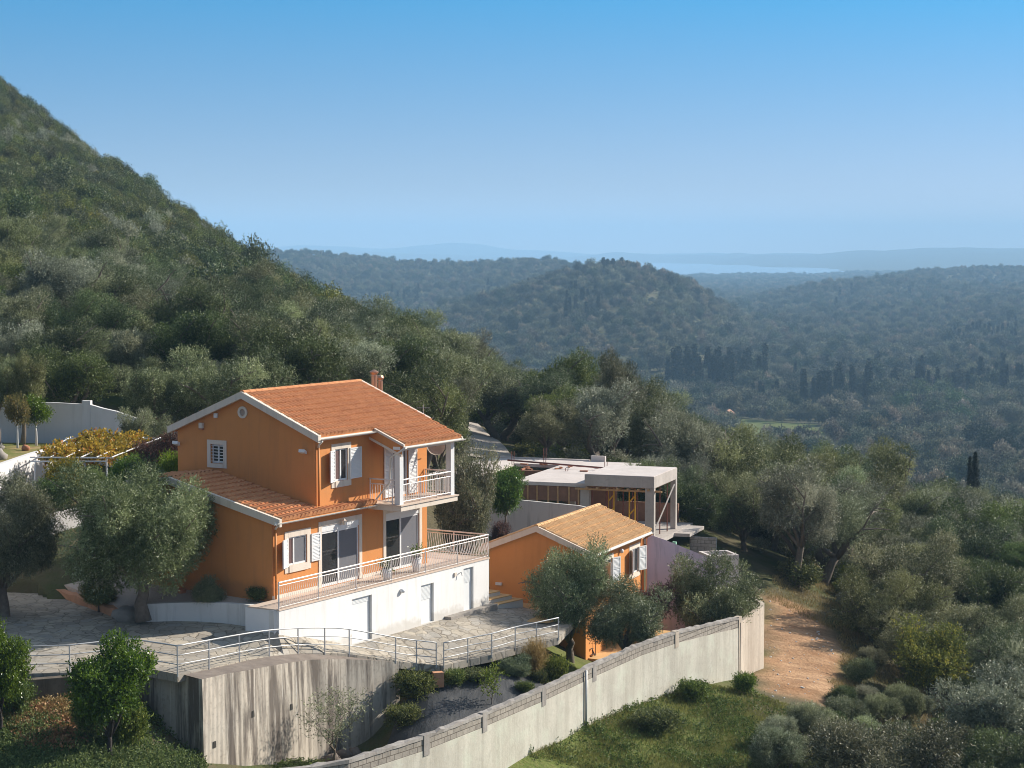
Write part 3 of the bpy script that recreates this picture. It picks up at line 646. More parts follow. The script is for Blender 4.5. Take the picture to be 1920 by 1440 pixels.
def grow(rng, R_, H, trunk_h, trunk_r, limbs=5, subs=4, lean=(0, 0), spread=1.0, clump=.62, trunks=1, zflat=.8, drop=0.0):
    """skeleton of a spreading tree: returns trunk MB and clump centres/radii"""
    mb = MB(); C = []; RR = []
    for tk in range(trunks):
        ta = rng.uniform(0, 6.28) + tk * 2 * math.pi / trunks
        off = Vector((math.cos(ta), math.sin(ta), 0)) * (trunk_r * .7 if trunks > 1 else 0)
        p = [Vector((0, 0, -.35)) + off]; r = [trunk_r * 1.5]; ln = Vector((lean[0], lean[1], 0)) + (off.normalized() * .5 if trunks > 1 else Vector())
        n = 4
        for i in range(1, n + 1):
            f = i / n; p.append(off + Vector((rng.normal() * trunk_r * .22, rng.normal() * trunk_r * .22, 0)) + ln * f * trunk_h + Vector((0, 0, trunk_h * f))); r.append(trunk_r * (1.15 - .35 * f))
        mb.tube(p, r, 9)
        top = p[-1]; nl = max(2, limbs // trunks)
        for i in range(nl):
            a = ta + 2 * math.pi * (i + rng.uniform(-.3, .3)) / nl; el = rng.uniform(.35, 1.2)
            reach = R_ * spread * (.62 + .25 * rng.random()); hh = (H - trunk_h) * (.30 + .55 * rng.random())
            q1 = top + Vector((math.cos(a) * reach * .45, math.sin(a) * reach * .45, hh * .5))
            q2 = top + Vector((math.cos(a) * reach, math.sin(a) * reach, hh)) * (0.98)
            pts = [top - Vector((0, 0, .1)), (top + q1) / 2 + Vector(rng.normal(size=3) * .08), q1, (q1 + q2) / 2 + Vector(rng.normal(size=3) * .12), q2]
            r0 = trunk_r * .62
            mb.tube(pts, [r0, r0 * .8, r0 * .6, r0 * .42, r0 * .2], 6)
            for s_ in range(subs):
                w = .35 + .65 * (s_ + .5) / subs; k = min(3, int(w * 4)); base = pts[k].lerp(pts[k + 1], w * 4 - k)
                sa = a + rng.uniform(-1.5, 1.5); sl = R_ * rng.uniform(.22, .48)
                tip = base + Vector((math.cos(sa) * sl, math.sin(sa) * sl, sl * rng.uniform(-.25, 1.1) + .1))
                if tip.z > H: tip.z = H - .1
                mb.tube([base, (base + tip) / 2 + Vector((0, 0, .06)), tip], [r0 * .34, r0 * .22, r0 * .1], 5, False)
                C.append(tip[:]); RR.append((clump * rng.uniform(.75, 1.25),) * 2 + (clump * zflat * rng.uniform(.7, 1.15),))
                if drop and rng.random() < drop:
                    C.append((tip.x * 1.05, tip.y * 1.05, tip.z - clump * 1.1)); RR.append((clump * .7, clump * .7, clump * .9))
            C.append(q2[:]); RR.append((clump, clump, clump * zflat))
        for s_ in range(max(1, limbs // 2)):            # crown centre
            C.append((top.x + rng.normal() * R_ * .25, top.y + rng.normal() * R_ * .25, trunk_h + (H - trunk_h) * rng.uniform(.55, .95))); RR.append((clump * 1.1, clump * 1.1, clump * .9))
    return mb, np.array(C), np.array(RR)

def fit(C, RR, R_, H, z0):
    """squeeze the clumps into radius R_ and top H"""
    out = (np.hypot(C[:, 0], C[:, 1]) + RR[:, 0]).max(); s = R_ / out
    C[:, :2] *= s
    zt = (C[:, 2] + RR[:, 2]).max(); C[:, 2] = z0 + (C[:, 2] - z0) * (H - z0) / max(zt - z0, .1)
    return C, RR

KIT = {}
def kit(name, seed, R_, H, th, tr, per, leaf, leaf_m, trunk_m='trunk', **kw):
    rng = np.random.default_rng(seed)
    lk = {k: kw.pop(k) for k in ('droop', 'up', 'twig', 'shell') if k in kw}
    mb, C, RR = grow(rng, R_, H, th, tr, **kw)
    C, RR = fit(C, RR, R_, H, th * .6)
    V, Fq, T = leaf_cloud(rng, C, RR, per, *leaf, **lk)
    KIT[name] = (mb.mesh('trunk', smooth=True), np_mesh('crown', V, Fq, {'tint': T}), M[trunk_m], M[leaf_m], R_, H)
    KIT[name][0].materials.append(M[trunk_m]); KIT[name][1].materials.append(M[leaf_m])
def place(kname, name, loc, rot, sc, label, cat, group=None, leaf_m=None):
    tm, cm, m1, m2, R_, H = KIT[kname]
    t = thing(name, loc, label, cat, group); t.rotation_euler = (0, 0, rot); t.scale = sc if isinstance(sc, tuple) else (sc, sc, sc)
    for nm, me in (('trunk', tm), ('crown', cm)):
        o = bpy.data.objects.new(nm, me); COL.objects.link(o); o.parent = t
        if nm == 'crown' and leaf_m:
            o.material_slots[0].link = 'OBJECT'; o.material_slots[0].material = M[leaf_m]
    return t
OL = (.105, .030)
kit('bigolive', 11, 3.2, 5.4, 1.25, .22, 2600, OL, 'l_olive', limbs=9, subs=5, clump=.66, drop=.6, droop=.5, zflat=1.0, shell=.3)
kit('bigolive2', 12, 3.0, 5.2, 1.2, .22, 2600, OL, 'l_olive', limbs=8, subs=5, clump=.64, drop=.6, droop=.6, zflat=1.0, shell=.3)
kit('oliveA', 21, 2.6, 4.6, 1.3, .22, 1450, (.12, .036), 'l_olive_far', limbs=6, subs=4, clump=.62, shell=.3)
kit('oliveB', 22, 2.9, 5.2, 1.6, .25, 1450, (.12, .036), 'l_olive_far', limbs=6, subs=4, clump=.66, trunks=2, shell=.3)
kit('oliveC', 23, 2.4, 5.6, 1.9, .20, 1450, (.12, .036), 'l_olive_far', limbs=6, subs=4, clump=.58, lean=(.25, .1), shell=.3)
kit('oliveD', 24, 3.2, 5.0, 1.1, .26, 1450, (.12, .036), 'l_olive_far', limbs=7, subs=4, clump=.66, shell=.3)
kit('oliveE', 25, 2.0, 3.6, .7, .14, 1450, (.11, .034), 'l_olive_far', limbs=6, subs=4, clump=.50, shell=.3)
kit('veeolive', 26, 3.4, 5.2, 1.7, .26, 1500, (.11, .032), 'l_olive_far', limbs=8, subs=5, clump=.70, trunks=2, spread=1.1, lean=(.0, .0))
kit('orangetree', 31, 1.45, 3.8, .75, .09, 620, (.12, .055), 'l_citrus', 'trunk_dark', limbs=9, subs=5, clump=.34, up=.8, shell=.3)
kit('lemontree', 32, 1.0, 2.7, 1.0, .07, 420, (.12, .055), 'l_yellow', 'trunk_white', limbs=5, subs=3, clump=.42)
kit('yellowtree', 33, 1.9, 4.2, 1.1, .11, 620, (.12, .055), 'l_yellow', 'trunk_dark', limbs=7, subs=4, clump=.55)
kit('sapling', 34, 1.5, 2.7, .45, .05, 90, (.11, .03), 'l_olive_far', limbs=5, subs=5, clump=.42)
kit('whiplash', 35, .55, 1.9, .5, .025, 45, (.13, .06), 'l_lime', limbs=4, subs=3, clump=.28)
kit('bush', 36, 1.5, 2.2, .3, .07, 1100, (.11, .036), 'l_olive', limbs=7, subs=4, clump=.50)
kit('denseolive', 37, 2.3, 4.3, .8, .2, 1300, (.11, .034), 'l_olive', limbs=9, subs=5, clump=.48, zflat=1.0, shell=.3)
kit('denseolive2', 47, 2.3, 4.3, .8, .2, 1300, (.11, .034), 'l_olive', limbs=8, subs=6, clump=.50, zflat=1.1, shell=.3)
kit('purplebush', 38, 1.7, 2.9, .3, .06, 800, (.10, .045), 'l_purple', limbs=7, subs=4, clump=.55)
kit('limebush', 39, 1.2, 2.2, .3, .06, 700, (.15, .05), 'l_lime', limbs=6, subs=4, clump=.48, up=.7)
kit('weedbush', 40, .8, .75, .06, .015, 130, (.12, .045), 'l_weed', limbs=10, subs=4, clump=.17, spread=1.3, up=.9)
kit('tuft', 41, .5, .8, .05, .01, 420, (.35, .018), 'l_gold', limbs=4, subs=2, clump=.2, up=1.4)

rs = random.Random(7)
def tree_px(kname, name, px, py, D, width_px, top_py, label, cat, rot=None, leaf_m=None, group=None, z=None):
    """tree whose trunk meets the ground at distance D below pixel column px; sized from its width and top row"""
    x, y, zz = at_d(px, py, D)
    if z is None: z = zz
    R_, H = KIT[kname][4], KIT[kname][5]
    sc = width_px / FPX * D / (2 * R_); h = at_d(px, top_py, D)[2] - z
    return place(kname, name, (x, y, z), rot if rot is not None else rs.uniform(0, 6.28), (sc, sc, h / H), label, cat, group, leaf_m)
# ------------------------------------------------------------------ masonry and building helpers
class Face:
    """a vertical wall face: a = along, o = outwards, z = up"""
    def __init__(s, fn): s.fn = fn
    def p(s, a, o, z): return s.fn(a, o, z)
    def box(s, mb, a0, a1, o0, o1, z0, z1):
        q = [(a0, o0), (a1, o0), (a1, o1), (a0, o1)]
        return mb.hexa([s.p(a, o, z0) for a, o in q], [s.p(a, o, z1) for a, o in q])
def front_face(F, v0): return Face(lambda a, o, z: F.p(a, v0 + o, z))
def gable_face(F, u0): return Face(lambda a, o, z: F.p(u0 - o, a, z))
def end_face(F, u1): return Face(lambda a, o, z: F.p(u1 + o, a, z))
def wall_holes(mb, fc, a0, a1, z0, z1, holes, depth=0.16):
    us = sorted({a0, a1, *[h[0] for h in holes], *[h[1] for h in holes]}); zs = sorted({z0, z1, *[h[2] for h in holes], *[h[3] for h in holes]})
    for i in range(len(us) - 1):
        for j in range(len(zs) - 1):
            cu, cz = (us[i] + us[i + 1]) / 2, (zs[j] + zs[j + 1]) / 2
            if any(h[0] < cu < h[1] and h[2] < cz < h[3] for h in holes): continue
            mb.face([fc.p(us[i], 0, zs[j]), fc.p(us[i + 1], 0, zs[j]), fc.p(us[i + 1], 0, zs[j + 1]), fc.p(us[i], 0, zs[j + 1])])
    for h in holes:
        c = [(h[0], h[2]), (h[1], h[2]), (h[1], h[3]), (h[0], h[3])]
        for k in range(4):
            (p, q), (r, t) = c[k], c[(k + 1) % 4]
            mb.face([fc.p(p, 0, q), fc.p(r, 0, t), fc.p(r, -depth, t), fc.p(p, -depth, q)])
    return mb
def surround(root, fc, a0, a1, z0, z1, w=0.2, bottom=True, t=0.03, wb=None):
    """flat plaster frame round an opening a0..a1, z0..z1"""
    mb = MB(); wb = wb or w
    fc.box(mb, a0 - w, a0, 0.002, t, z0 - (wb if bottom else 0), z1 + w); fc.box(mb, a1, a1 + w, 0.002, t, z0 - (wb if bottom else 0), z1 + w)
    fc.box(mb, a0 + 0.001, a1 - 0.001, 0.002, t + 0.004, z1, z1 + w - 0.002)
    if bottom: fc.box(mb, a0 + 0.001, a1 - 0.001, 0.002, t + 0.03, z0 - wb + 0.002, z0)
    return part(root, 'window_surround', mb, M['trim'])
def sash(root, fc, a0, a1, z0, z1, splits, name='window', fr=0.06, dep=-0.08, mats=None, kinds='pane', rollbox=0.0):
    """window or glazed door frame with panes; splits = positions of the mullions"""
    mb = MB(); d0, d1 = dep, dep + 0.055
    fc.box(mb, a0, a0 + fr, d0, d1, z0, z1); fc.box(mb, a1 - fr, a1, d0, d1, z0, z1)
    fc.box(mb, a0 + fr, a1 - fr, d0, d1 - 0.002, z0, z0 + fr * 1.3); fc.box(mb, a0 + fr, a1 - fr, d0, d1 - 0.002, z1 - fr, z1)
    ed = [a0 + fr * 0.5] + list(splits) + [a1 - fr * 0.5]
    for s_ in splits: fc.box(mb, s_ - fr * 0.6, s_ + fr * 0.6, d0, d1 + 0.01, z0 + 0.01, z1 - 0.01)
    w = part(root, name, mb, M['paint'])
    for k in range(len(ed) - 1):
        pm = MB(); fc.box(pm, ed[k] + fr * 0.4, ed[k + 1] - fr * 0.4, d0 + 0.015, d0 + 0.03, z0 + fr * 0.8, z1 - fr * 0.6)
        part(w, 'pane', pm, (mats or [M['glass']] * 9)[k])
    if rollbox:
        rb = MB(); fc.box(rb, a0, a1, d0, 0.0, z1 + 0.002, z1 + rollbox); part(w, 'shutter_box', rb, M['paint'])
    return w
def shutter(root, fc, a0, a1, z0, z1, name='shutter', o=0.03, slat=0.055, swing=None):
    """louvred shutter; swing=(hinge_a, angle) turns it out from the wall"""
    g = fc
    if swing:
        h, an = swing; ca, sa = math.cos(an), math.sin(an)
        g = Face(lambda a, oo, z: fc.p(h + (a - h) * ca - (oo - o) * sa * (1 if a1 > h + 1e-6 else -1), o + abs(a - h) * sa + (oo - o) * ca, z))
    mb = MB(); t = 0.045; fr = 0.055; o0, o1 = o, o + t
    g.box(mb, a0, a0 + fr, o0, o1, z0, z1); g.box(mb, a1 - fr, a1, o0, o1, z0, z1)
    zm = z0 + (z1 - z0) * 0.52
    for za, zb in ((z0, z0 + fr), (z1 - fr, z1), (zm, zm + fr)): g.box(mb, a0 + fr, a1 - fr, o0 + .001, o1 - .001, za, zb)
    z = z0 + fr + 0.02
    while z < z1 - fr - 0.03:
        if not (zm - 0.04 < z < zm + fr):
            A, B = a0 + fr, a1 - fr
            mb.hexa([g.p(A, o0 + .004, z + .03), g.p(B, o0 + .004, z + .03), g.p(B, o1 - .004, z), g.p(A, o1 - .004, z)],
                    [g.p(A, o0 + .004, z + .042), g.p(B, o0 + .004, z + .042), g.p(B, o1 - .004, z + .012), g.p(A, o1 - .004, z + .012)])
        z += slat
    g.box(mb, a0 + fr, a1 - fr, o0 + .012, o0 + .02, z0 + fr, z1 - fr)
    return part(root, name, mb, M['paint'])

def tile_sheet(F, u0, u1, va, za, vb, zb, period=0.25, row=0.40, amp=0.10, step=0.05, seed=0):
    """barrel tiled slope from the eave (va,za) up to (vb,zb)"""
    L = math.hypot(vb - va, zb - za); dv, dz = (vb - va) / L, (zb - za) / L
    nv, nz = -dz * (1 if True else -1), dv
    if nz < 0: nv, nz = -nv, -nz
    n = max(2, int(round((u1 - u0) / period))) ; per = (u1 - u0) / n; ss = 8
    us = np.linspace(u0, u1, n * ss + 1)
    rows = max(1, int(round(L / row))); rl = L / rows; rg = random.Random(seed)
    ph = (us - u0) / per * math.pi
    h = amp * np.abs(np.sin(ph)) ** 0.75
    tile = np.minimum(((us - u0) / per).astype(int), n - 1)
    V = []
    for k in range(rows):
        jit = np.array([rg.uniform(-0.007, 0.007) for _ in range(n)])[tile]; js = np.array([rg.uniform(-0.012, 0.012) for _ in range(n)])[tile]
        for s_, off in ((k * rl - 0.012, step), ((k + 1) * rl - 0.014, 0.0)):
            for u, hh, j, q in zip(us, h, jit, js):
                sx = s_ + (q if off else 0); o = hh + off + j
                V.append(F.p(u, va + dv * sx + nv * o, za + dz * sx + nz * o))
    m = len(us); mb = MB(); mb.v = V
    for r_ in range(2 * rows - 1):
        for i in range(m - 1):
            a = r_ * m + i; mb.f.append((a, a + 1, a + m + 1, a + m))
    # closing edge along the eave (the open ends of the tiles)
    base = len(mb.v)
    for u in us: mb.v.append(F.p(u, va - nv * 0.03, za - nz * 0.03))
    for i in range(m - 1): mb.f.append((base + i, base + i + 1, i + 1, i))
    return mb
def ridge_tiles(mb, a, b, r=0.11, seg=0.4):
    a, b = Vector(a), Vector(b); n = max(1, int((b - a).length / seg)); d = (b - a) / n
    side = Vector((d.y, -d.x, 0)).normalized()
    for k in range(n):
        p0 = a + d * k - d * 0.04; p1 = a + d * (k + 1); n0 = len(mb.v)
        for p, rr in ((p0, r * 1.12), (p1, r * 0.95)):
            for i in range(6):
                t = math.pi * i / 5; q = p + side * (math.cos(t) * rr) + Vector((0, 0, math.sin(t) * rr * 0.8)); mb.v.append(tuple(q))
        for i in range(5): mb.f.append((n0 + i, n0 + i + 1, n0 + 7 + i, n0 + 6 + i))
        mb.f.append(tuple(range(n0, n0 + 6)))
    return mb

# ------------------------------------------------------------------ main house
house = thing('house', HF.p(0, 0, 0), 'large two storey orange house with red tiled roof and white shutters', 'house')
fr0 = front_face(HF, 0.0)
LOW_T = lambda v: 3.17 - 0.235 * v                 # upper face of the lean-to slab
mb = MB()
h_win = (1.0, 2.16, 1.16, 2.26); h_d1 = (3.1, 5.62, 0.02, 2.44); h_d2 = (7.5, 9.95, 0.02, 2.44)
wall_holes(mb, fr0, 0, 10.56, -0.3, 2.98, [h_win, h_d1, h_d2])
g0 = gable_face(HF, 0.0)
mb.face([g0.p(-6.9, 0, -0.5), g0.p(0, 0, -0.5), g0.p(0, 0, 3.02), g0.p(-5, 0, 4.28), g0.p(-6.9, 0, 4.2)])
mb.face([HF.p(10.56, 0, -0.3), HF.p(10.56, -7, -0.3), HF.p(10.56, -7, 3.0), HF.p(10.56, 0, 3.0)])
mb.face([HF.p(10.56, -7, -0.3), HF.p(0, -6.9, -0.5), HF.p(0, -6.9, 4.2), HF.p(10.56, -7, 3.0)])
mb.face([HF.p(0.0, 0, 2.98), HF.p(10.56, 0, 2.98), HF.p(10.56, -7, 2.98), HF.p(0, -7, 2.98)])
part(house, 'lower_wall', mb, M['orange'])
mb = MB()
up_win = (4.0, 4.87, 4.12, 5.4); up_door = (8.0, 9.1, 3.1, 5.35); gw = (-5.26, -4.6, 4.68, 5.46)
wall_holes(mb, fr0, 2.75, 10.56, 2.985, 6.02, [up_win, up_door])
g1 = gable_face(HF, 2.75)
wall_holes(mb, g1, -7, 0, 3.0, 6.0, [gw], 0.22)
mb.face([g1.p(-7, 0, 6.0), g1.p(0, 0, 6.0), g1.p(-3.5, 0, 7.4)])
mb.face([HF.p(10.56, 0, 3), HF.p(10.56, -7, 3), HF.p(10.56, -7, 6.02), HF.p(10.56, -3.5, 7.44), HF.p(10.56, 0, 6.02)])
mb.face([HF.p(10.56, -7, 3), HF.p(2.75, -7, 3), HF.p(2.75, -7, 6.02), HF.p(10.56, -7, 6.02)])
part(house, 'upper_wall', mb, M['orange'])
# skirting band at the foot of the lower wall
for a0, a1 in ((0.0, 3.08), (5.85, 7.3)): mb = MB(); fr0.box(mb, a0, a1, 0.003, 0.02, 0.0, 0.14); part(house, 'skirting', mb, M['trim'])
# roof: main front slope, longer over the porch; back slope; ridge
SL = (7.58 - 6.06) / 3.715
zr, vr_ = 7.56, -3.49
ZE = lambda v: zr - SL * (v - vr_)
roof = MB()
for a, b_, ve in ((2.62, 6.40, 0.26), (6.40, 10.60, 1.70)):
    t = tile_sheet(HF, a, b_, ve, ZE(ve), vr_, zr, seed=int(a)); n0 = len(roof.v); roof.v += t.v; roof.f += [tuple(i + n0 for i in f) for f in t.f]
t = tile_sheet(HF, 2.62, 10.60, -7.25, ZE(0.26), vr_, zr, seed=9); n0 = len(roof.v); roof.v += t.v; roof.f += [tuple(i + n0 for i in f) for f in t.f]
roof_o = part(house, 'roof', roof, M['roof'])
part(roof_o, 'ridge_tiles', ridge_tiles(MB(), HF.p(2.6, vr_, zr + 0.06), HF.p(10.62, vr_, zr + 0.06)), M['roof'])
# slab under the tiles with the white verges and soffits
def slab_prism(mb, F, u0, u1, prof, th):
    bot = [F.p(u0, v, z - th) for v, z in prof] ; top = [F.p(u0, v, z) for v, z in prof]
    bot2 = [F.p(u1, v, z - th) for v, z in prof]; top2 = [F.p(u1, v, z) for v, z in prof]
    for i in range(len(prof) - 1):
        mb.hexa([bot[i], bot2[i], bot2[i + 1], bot[i + 1]], [top[i], top2[i], top2[i + 1], top[i + 1]])
    return mb
mb = MB(); slab_prism(mb, HF, 2.70, 6.399, [(0.26, ZE(0.26) - 0.03), (vr_, zr - 0.03), (-7.25, ZE(0.26) - 0.03)], 0.14)
slab_prism(mb, HF, 6.401, 10.58, [(1.66, ZE(1.66) - 0.03), (vr_, zr - 0.03), (-7.25, ZE(0.26) - 0.03)], 0.14)
part(house, 'roof_slab', mb, M['orange'])
mb = MB()
def verge(mb, F, u0, u1, prof, h0, h1):
    for i in range(len(prof) - 1):
        (va, za), (vb, zb) = prof[i], prof[i + 1]
        mb.hexa([F.p(u0, va, za - h0), F.p(u1, va, za - h0), F.p(u1, vb, zb - h0), F.p(u0, vb, zb - h0)],
                [F.p(u0, va, za + h1), F.p(u1, va, za + h1), F.p(u1, vb, zb + h1), F.p(u0, vb, zb + h1)])
verge(mb, HF, 2.50, 2.69, [(0.34, ZE(0.34)), (vr_, zr + 0.01), (-7.34, ZE(0.34))], 0.19, 0.09)
part(house, 'verge', mb, M['trim']); mb = MB()
verge(mb, HF, 10.60, 10.72, [(0.1, ZE(0.1)), (vr_, zr + 0.01), (-7.34, ZE(0.34))], 0.16, 0.10)
verge(mb, HF, 10.60, 10.68, [(1.74, ZE(1.74)), (0.1, ZE(0.1))], 0.14, 0.03)
part(house, 'verge', mb, M['trim']); mb = MB()
verge(mb, HF, 6.30, 6.398, [(1.74, ZE(1.74)), (0.30, ZE(0.30))], 0.03, 0.07)
verge(mb, HF, 6.32, 6.395, [(1.62, ZE(1.62)), (0.02, ZE(0.02))], 0.50, -0.40)
part(house, 'verge', mb, M['trim'])
mb = MB(); verge(mb, HF, 6.34, 6.395, [(1.60, ZE(1.60)), (0.02, ZE(0.02))], 0.399, -0.035); part(house, 'porch_gable', mb, M['orange'])
# gutters
def gutter(root, F, u0, u1, v, z, name='gutter', m='gutter'):
    mb = MB(); r = 0.07; n = 7
    for k in range(n - 1):
        a, c = math.pi + math.pi * k / (n - 1), math.pi + math.pi * (k + 1) / (n - 1)
        mb.face([F.p(u0, v + r * math.cos(a), z + r * math.sin(a)), F.p(u1, v + r * math.cos(a), z + r * math.sin(a)), F.p(u1, v + r * math.cos(c), z + r * math.sin(c)), F.p(u0, v + r * math.cos(c), z + r * math.sin(c))])
    mb.box(F, u0, u1, v - r - 0.05, v - r - 0.005, z - 0.10, z + 0.02)
    return part(root, name, mb, M[m])
gutter(house, HF, 2.55, 6.36, 0.37, ZE(0.34) - 0.03); gutter(house, HF, 6.34, 10.74, 1.80, ZE(1.77) - 0.03)
gutter(house, HF, -0.30, 6.28, 0.46, 3.00)
def pipe(root, pts, r, m, name='downpipe'): return part(root, name, MB().tube(pts, r, 7), M[m], True)
pipe(house, [HF.p(2.72, 0.37, 5.86), HF.p(2.76, 0.18, 5.70), HF.p(2.86, 0.08, 5.58)], 0.045, 'gutter')
pipe(house, [HF.p(2.86, 0.08, 5.58), HF.p(2.86, 0.08, 3.28)], 0.045, 'pipe_orange')
pipe(house, [HF.p(0.0, 0.45, 2.93), HF.p(0.05, 0.2, 2.80), HF.p(0.12, 0.08, 2.70)], 0.045, 'gutter')
pipe(house, [HF.p(0.12, 0.08, 2.70), HF.p(0.12, 0.08, 0.02)], 0.045, 'pipe_orange')
pipe(house, [HF.p(6.36, 1.80, 5.38), HF.p(6.34, 1.55, 5.2), HF.p(6.36, 1.05, 4.93), HF.p(6.36, 1.0, 3.9), HF.p(6.3, 0.35, 3.15), HF.p(6.28, 0.30, 3.1)], 0.04, 'gutter')
# lean-to roof and the strip in front of the upper storey
t = MB()
for a, b_, vt in ((-0.02, 2.74, -5.0), (2.74, 6.25, 0.03)):
    q = tile_sheet(HF, a, b_, 0.44, LOW_T(0.44), vt, LOW_T(vt), seed=int(a) + 31); n0 = len(t.v); t.v += q.v; t.f += [tuple(i + n0 for i in f) for f in q.f]
q = tile_sheet(HF, -0.02, 2.74, -7.2, LOW_T(-5) - 0.25, -5.0, LOW_T(-5), seed=3); n0 = len(t.v); t.v += q.v; t.f += [tuple(i + n0 for i in f) for f in q.f]
part(house, 'lower_roof', t, M['roof'])
mb = MB(); slab_prism(mb, HF, 0.0, 2.74, [(0.40, LOW_T(0.40) - 0.03), (-5.0, LOW_T(-5) - 0.03), (-7.1, LOW_T(-5) - 0.28)], 0.12)
slab_prism(mb, HF, 2.741, 6.25, [(0.40, LOW_T(0.40) - 0.03), (0.02, LOW_T(0.02) - 0.03)], 0.12)
part(house, 'lower_roof_slab', mb, M['orange'])
mb = MB(); verge(mb, HF, -0.16, -0.015, [(0.50, LOW_T(0.50)), (-5.0, LOW_T(-5)), (-7.2, LOW_T(-5) - 0.26)], 0.22, 0.07); part(house, 'lower_verge', mb, M['trim'])
# windows, doors, shutters
surround(house, fr0, *h_win[:2], *h_win[2:], 0.24, wb=0.26); sash(house, fr0, *h_win, [1.36], mats=[M['curtain'], M['screen']])
shutter(house, fr0, 0.30, 0.92, 1.15, 2.24, swing=(0.92, 0.35)); shutter(house, fr0, 2.40, 2.98, 1.15, 2.24)
surround(house, fr0, h_d1[0], h_d1[1], 0.02, 2.44, 0.19, False); sash(house, fr0, h_d1[0], h_d1[1], 0.02, 2.2, [4.25], 'sliding_door', 0.08, mats=[M['glass'], M['screen']], rollbox=0.23)
surround(house, fr0, h_d2[0], h_d2[1], 0.02, 2.44, 0.19, False); sash(house, fr0, h_d2[0], h_d2[1], 0.02, 2.2, [8.6], 'sliding_door', 0.08, mats=[M['glass'], M['screen']], rollbox=0.23)
surround(house, fr0, *up_win, 0.22, wb=0.24); sash(house, fr0, *up_win, [4.43], mats=[M['curtain'], M['glass']])
shutter(house, fr0, 3.42, 3.96, 4.13, 5.38, swing=(3.96, 0.3)); shutter(house, fr0, 4.98, 5.76, 4.14, 5.38)
sash(house, fr0, *up_door, [8.55], 'balcony_door', 0.09, mats=[M['curtain'], M['screen']])
shutter(house, fr0, 7.36, 7.98, 3.11, 5.33, 'door_shutter'); shutter(house, fr0, 9.12, 9.74, 3.11, 5.33, 'door_shutter')
surround(house, g1, gw[0], gw[1], gw[2], gw[3], 0.17); sash(house, g1, *gw, [-4.93], dep=-0.16)
mb = MB()
for k in range(6): g1.box(mb, gw[0], gw[1], -0.06, -0.04, 4.75 + k * 0.125, 4.78 + k * 0.125)
part(house, 'window_bars', mb, M['paint'])
# round vent
mb = MB(); c0 = (-3.58, 6.81)
for k in range(20):
    a, c = 2 * math.pi * k / 20, 2 * math.pi * (k + 1) / 20
    P = lambda r, t_, o: g1.p(c0[0] + r * math.cos(t_), o, c0[1] + r * math.sin(t_))
    mb.face([P(.14, a, .05), P(.24, a, .05), P(.24, c, .05), P(.14, c, .05)]); mb.face([P(.24, a, .05), P(.24, a, .002), P(.24, c, .002), P(.24, c, .05)])
    mb.face([P(.14, a, .002), P(.14, a, .05), P(.14, c, .05), P(.14, c, .002)])
part(house, 'round_vent', mb, M['trim'])
mb = MB()
for k in range(5): g1.box(mb, -3.70 + k * .05, -3.68 + k * .05, 0.003, 0.02, 6.69, 6.93)
part(house, 'vent_grille', mb, M['shell'])
mb = MB(); g1.box(mb, -5.02, -4.86, 0.003, 0.09, 6.54, 6.72); part(house, 'alarm_box', mb, M['paint'])
mb = MB(); g1.box(mb, -5.80, -5.60, 0.003, 0.10, 6.08, 6.30); sb = part(house, 'siren_box', mb, M['trim'])
mb = MB(); g1.box(mb, -5.80, -5.60, 0.003, 0.105, 6.02, 6.078); part(sb, 'siren_lens', mb, M['brick'])
for a in (-0.45, -6.9):
    mb = MB(); mb.bar(g1.p(a, 0.0, 5.36), g1.p(a, 0.16, 5.42), 0.02); mb.hexa([g1.p(a - .14, .12, 5.32), g1.p(a + .14, .12, 5.32), g1.p(a + .14, .30, 5.40), g1.p(a - .14, .30, 5.40)], [g1.p(a - .14, .14, 5.45), g1.p(a + .14, .14, 5.45), g1.p(a + .14, .28, 5.52), g1.p(a - .14, .28, 5.52)])
    part(house, 'floodlight', mb, M['paint'])
# lanterns by the doors
for a in (4.35, 9.6):
    mb = MB(); fr0.box(mb, a - .05, a + .05, 0.036, .06, 2.36, 2.6); mb.bar(fr0.p(a, .05, 2.58), fr0.p(a, .22, 2.62), .015); mb.tube([fr0.p(a, .2, 2.60), fr0.p(a, .2, 2.55), fr0.p(a, .2, 2.38)], [.03, .1, .06], 6)
    part(house, 'wall_lantern', mb, M['trim'])
# balcony and its porch columns
mb = MB(); mb.box(HF, 6.27, 10.45, 0.003, 1.62, 2.78, 2.985); part(house, 'balcony_slab', mb, M['trim'])
mb = MB(); mb.box(HF, 6.22, 10.50, 0.006, 1.67, 2.987, 3.03); part(house, 'balcony_floor', mb, M['terrtile'])
for u in (6.50, 10.26):
    mb = MB(); mb.box(HF, u - .13, u + .13, 1.24, 1.50, 3.032, ZE(1.4) - 0.16); mb.box(HF, u - .17, u + .17, 1.20, 1.54, ZE(1.4) - 0.30, ZE(1.4) - 0.18)
    part(house, 'column', mb, M['paint'])
mb = MB(); mb.box(HF, 6.39, 10.40, 1.30, 1.46, ZE(1.46) - 0.17, ZE(1.46) - 0.172 + 0.001); mb.box(HF, 6.64, 10.12, 1.28, 1.48, ZE(1.48) - 0.33, ZE(1.48) - 0.17); part(house, 'porch_beam', mb, M['paint'])
br = thing('balcony_rail_tmp', HF.p(6.4, 0, 3), '', ''); bpy.data.objects.remove(br)
mb = MB(); rl = 0.03
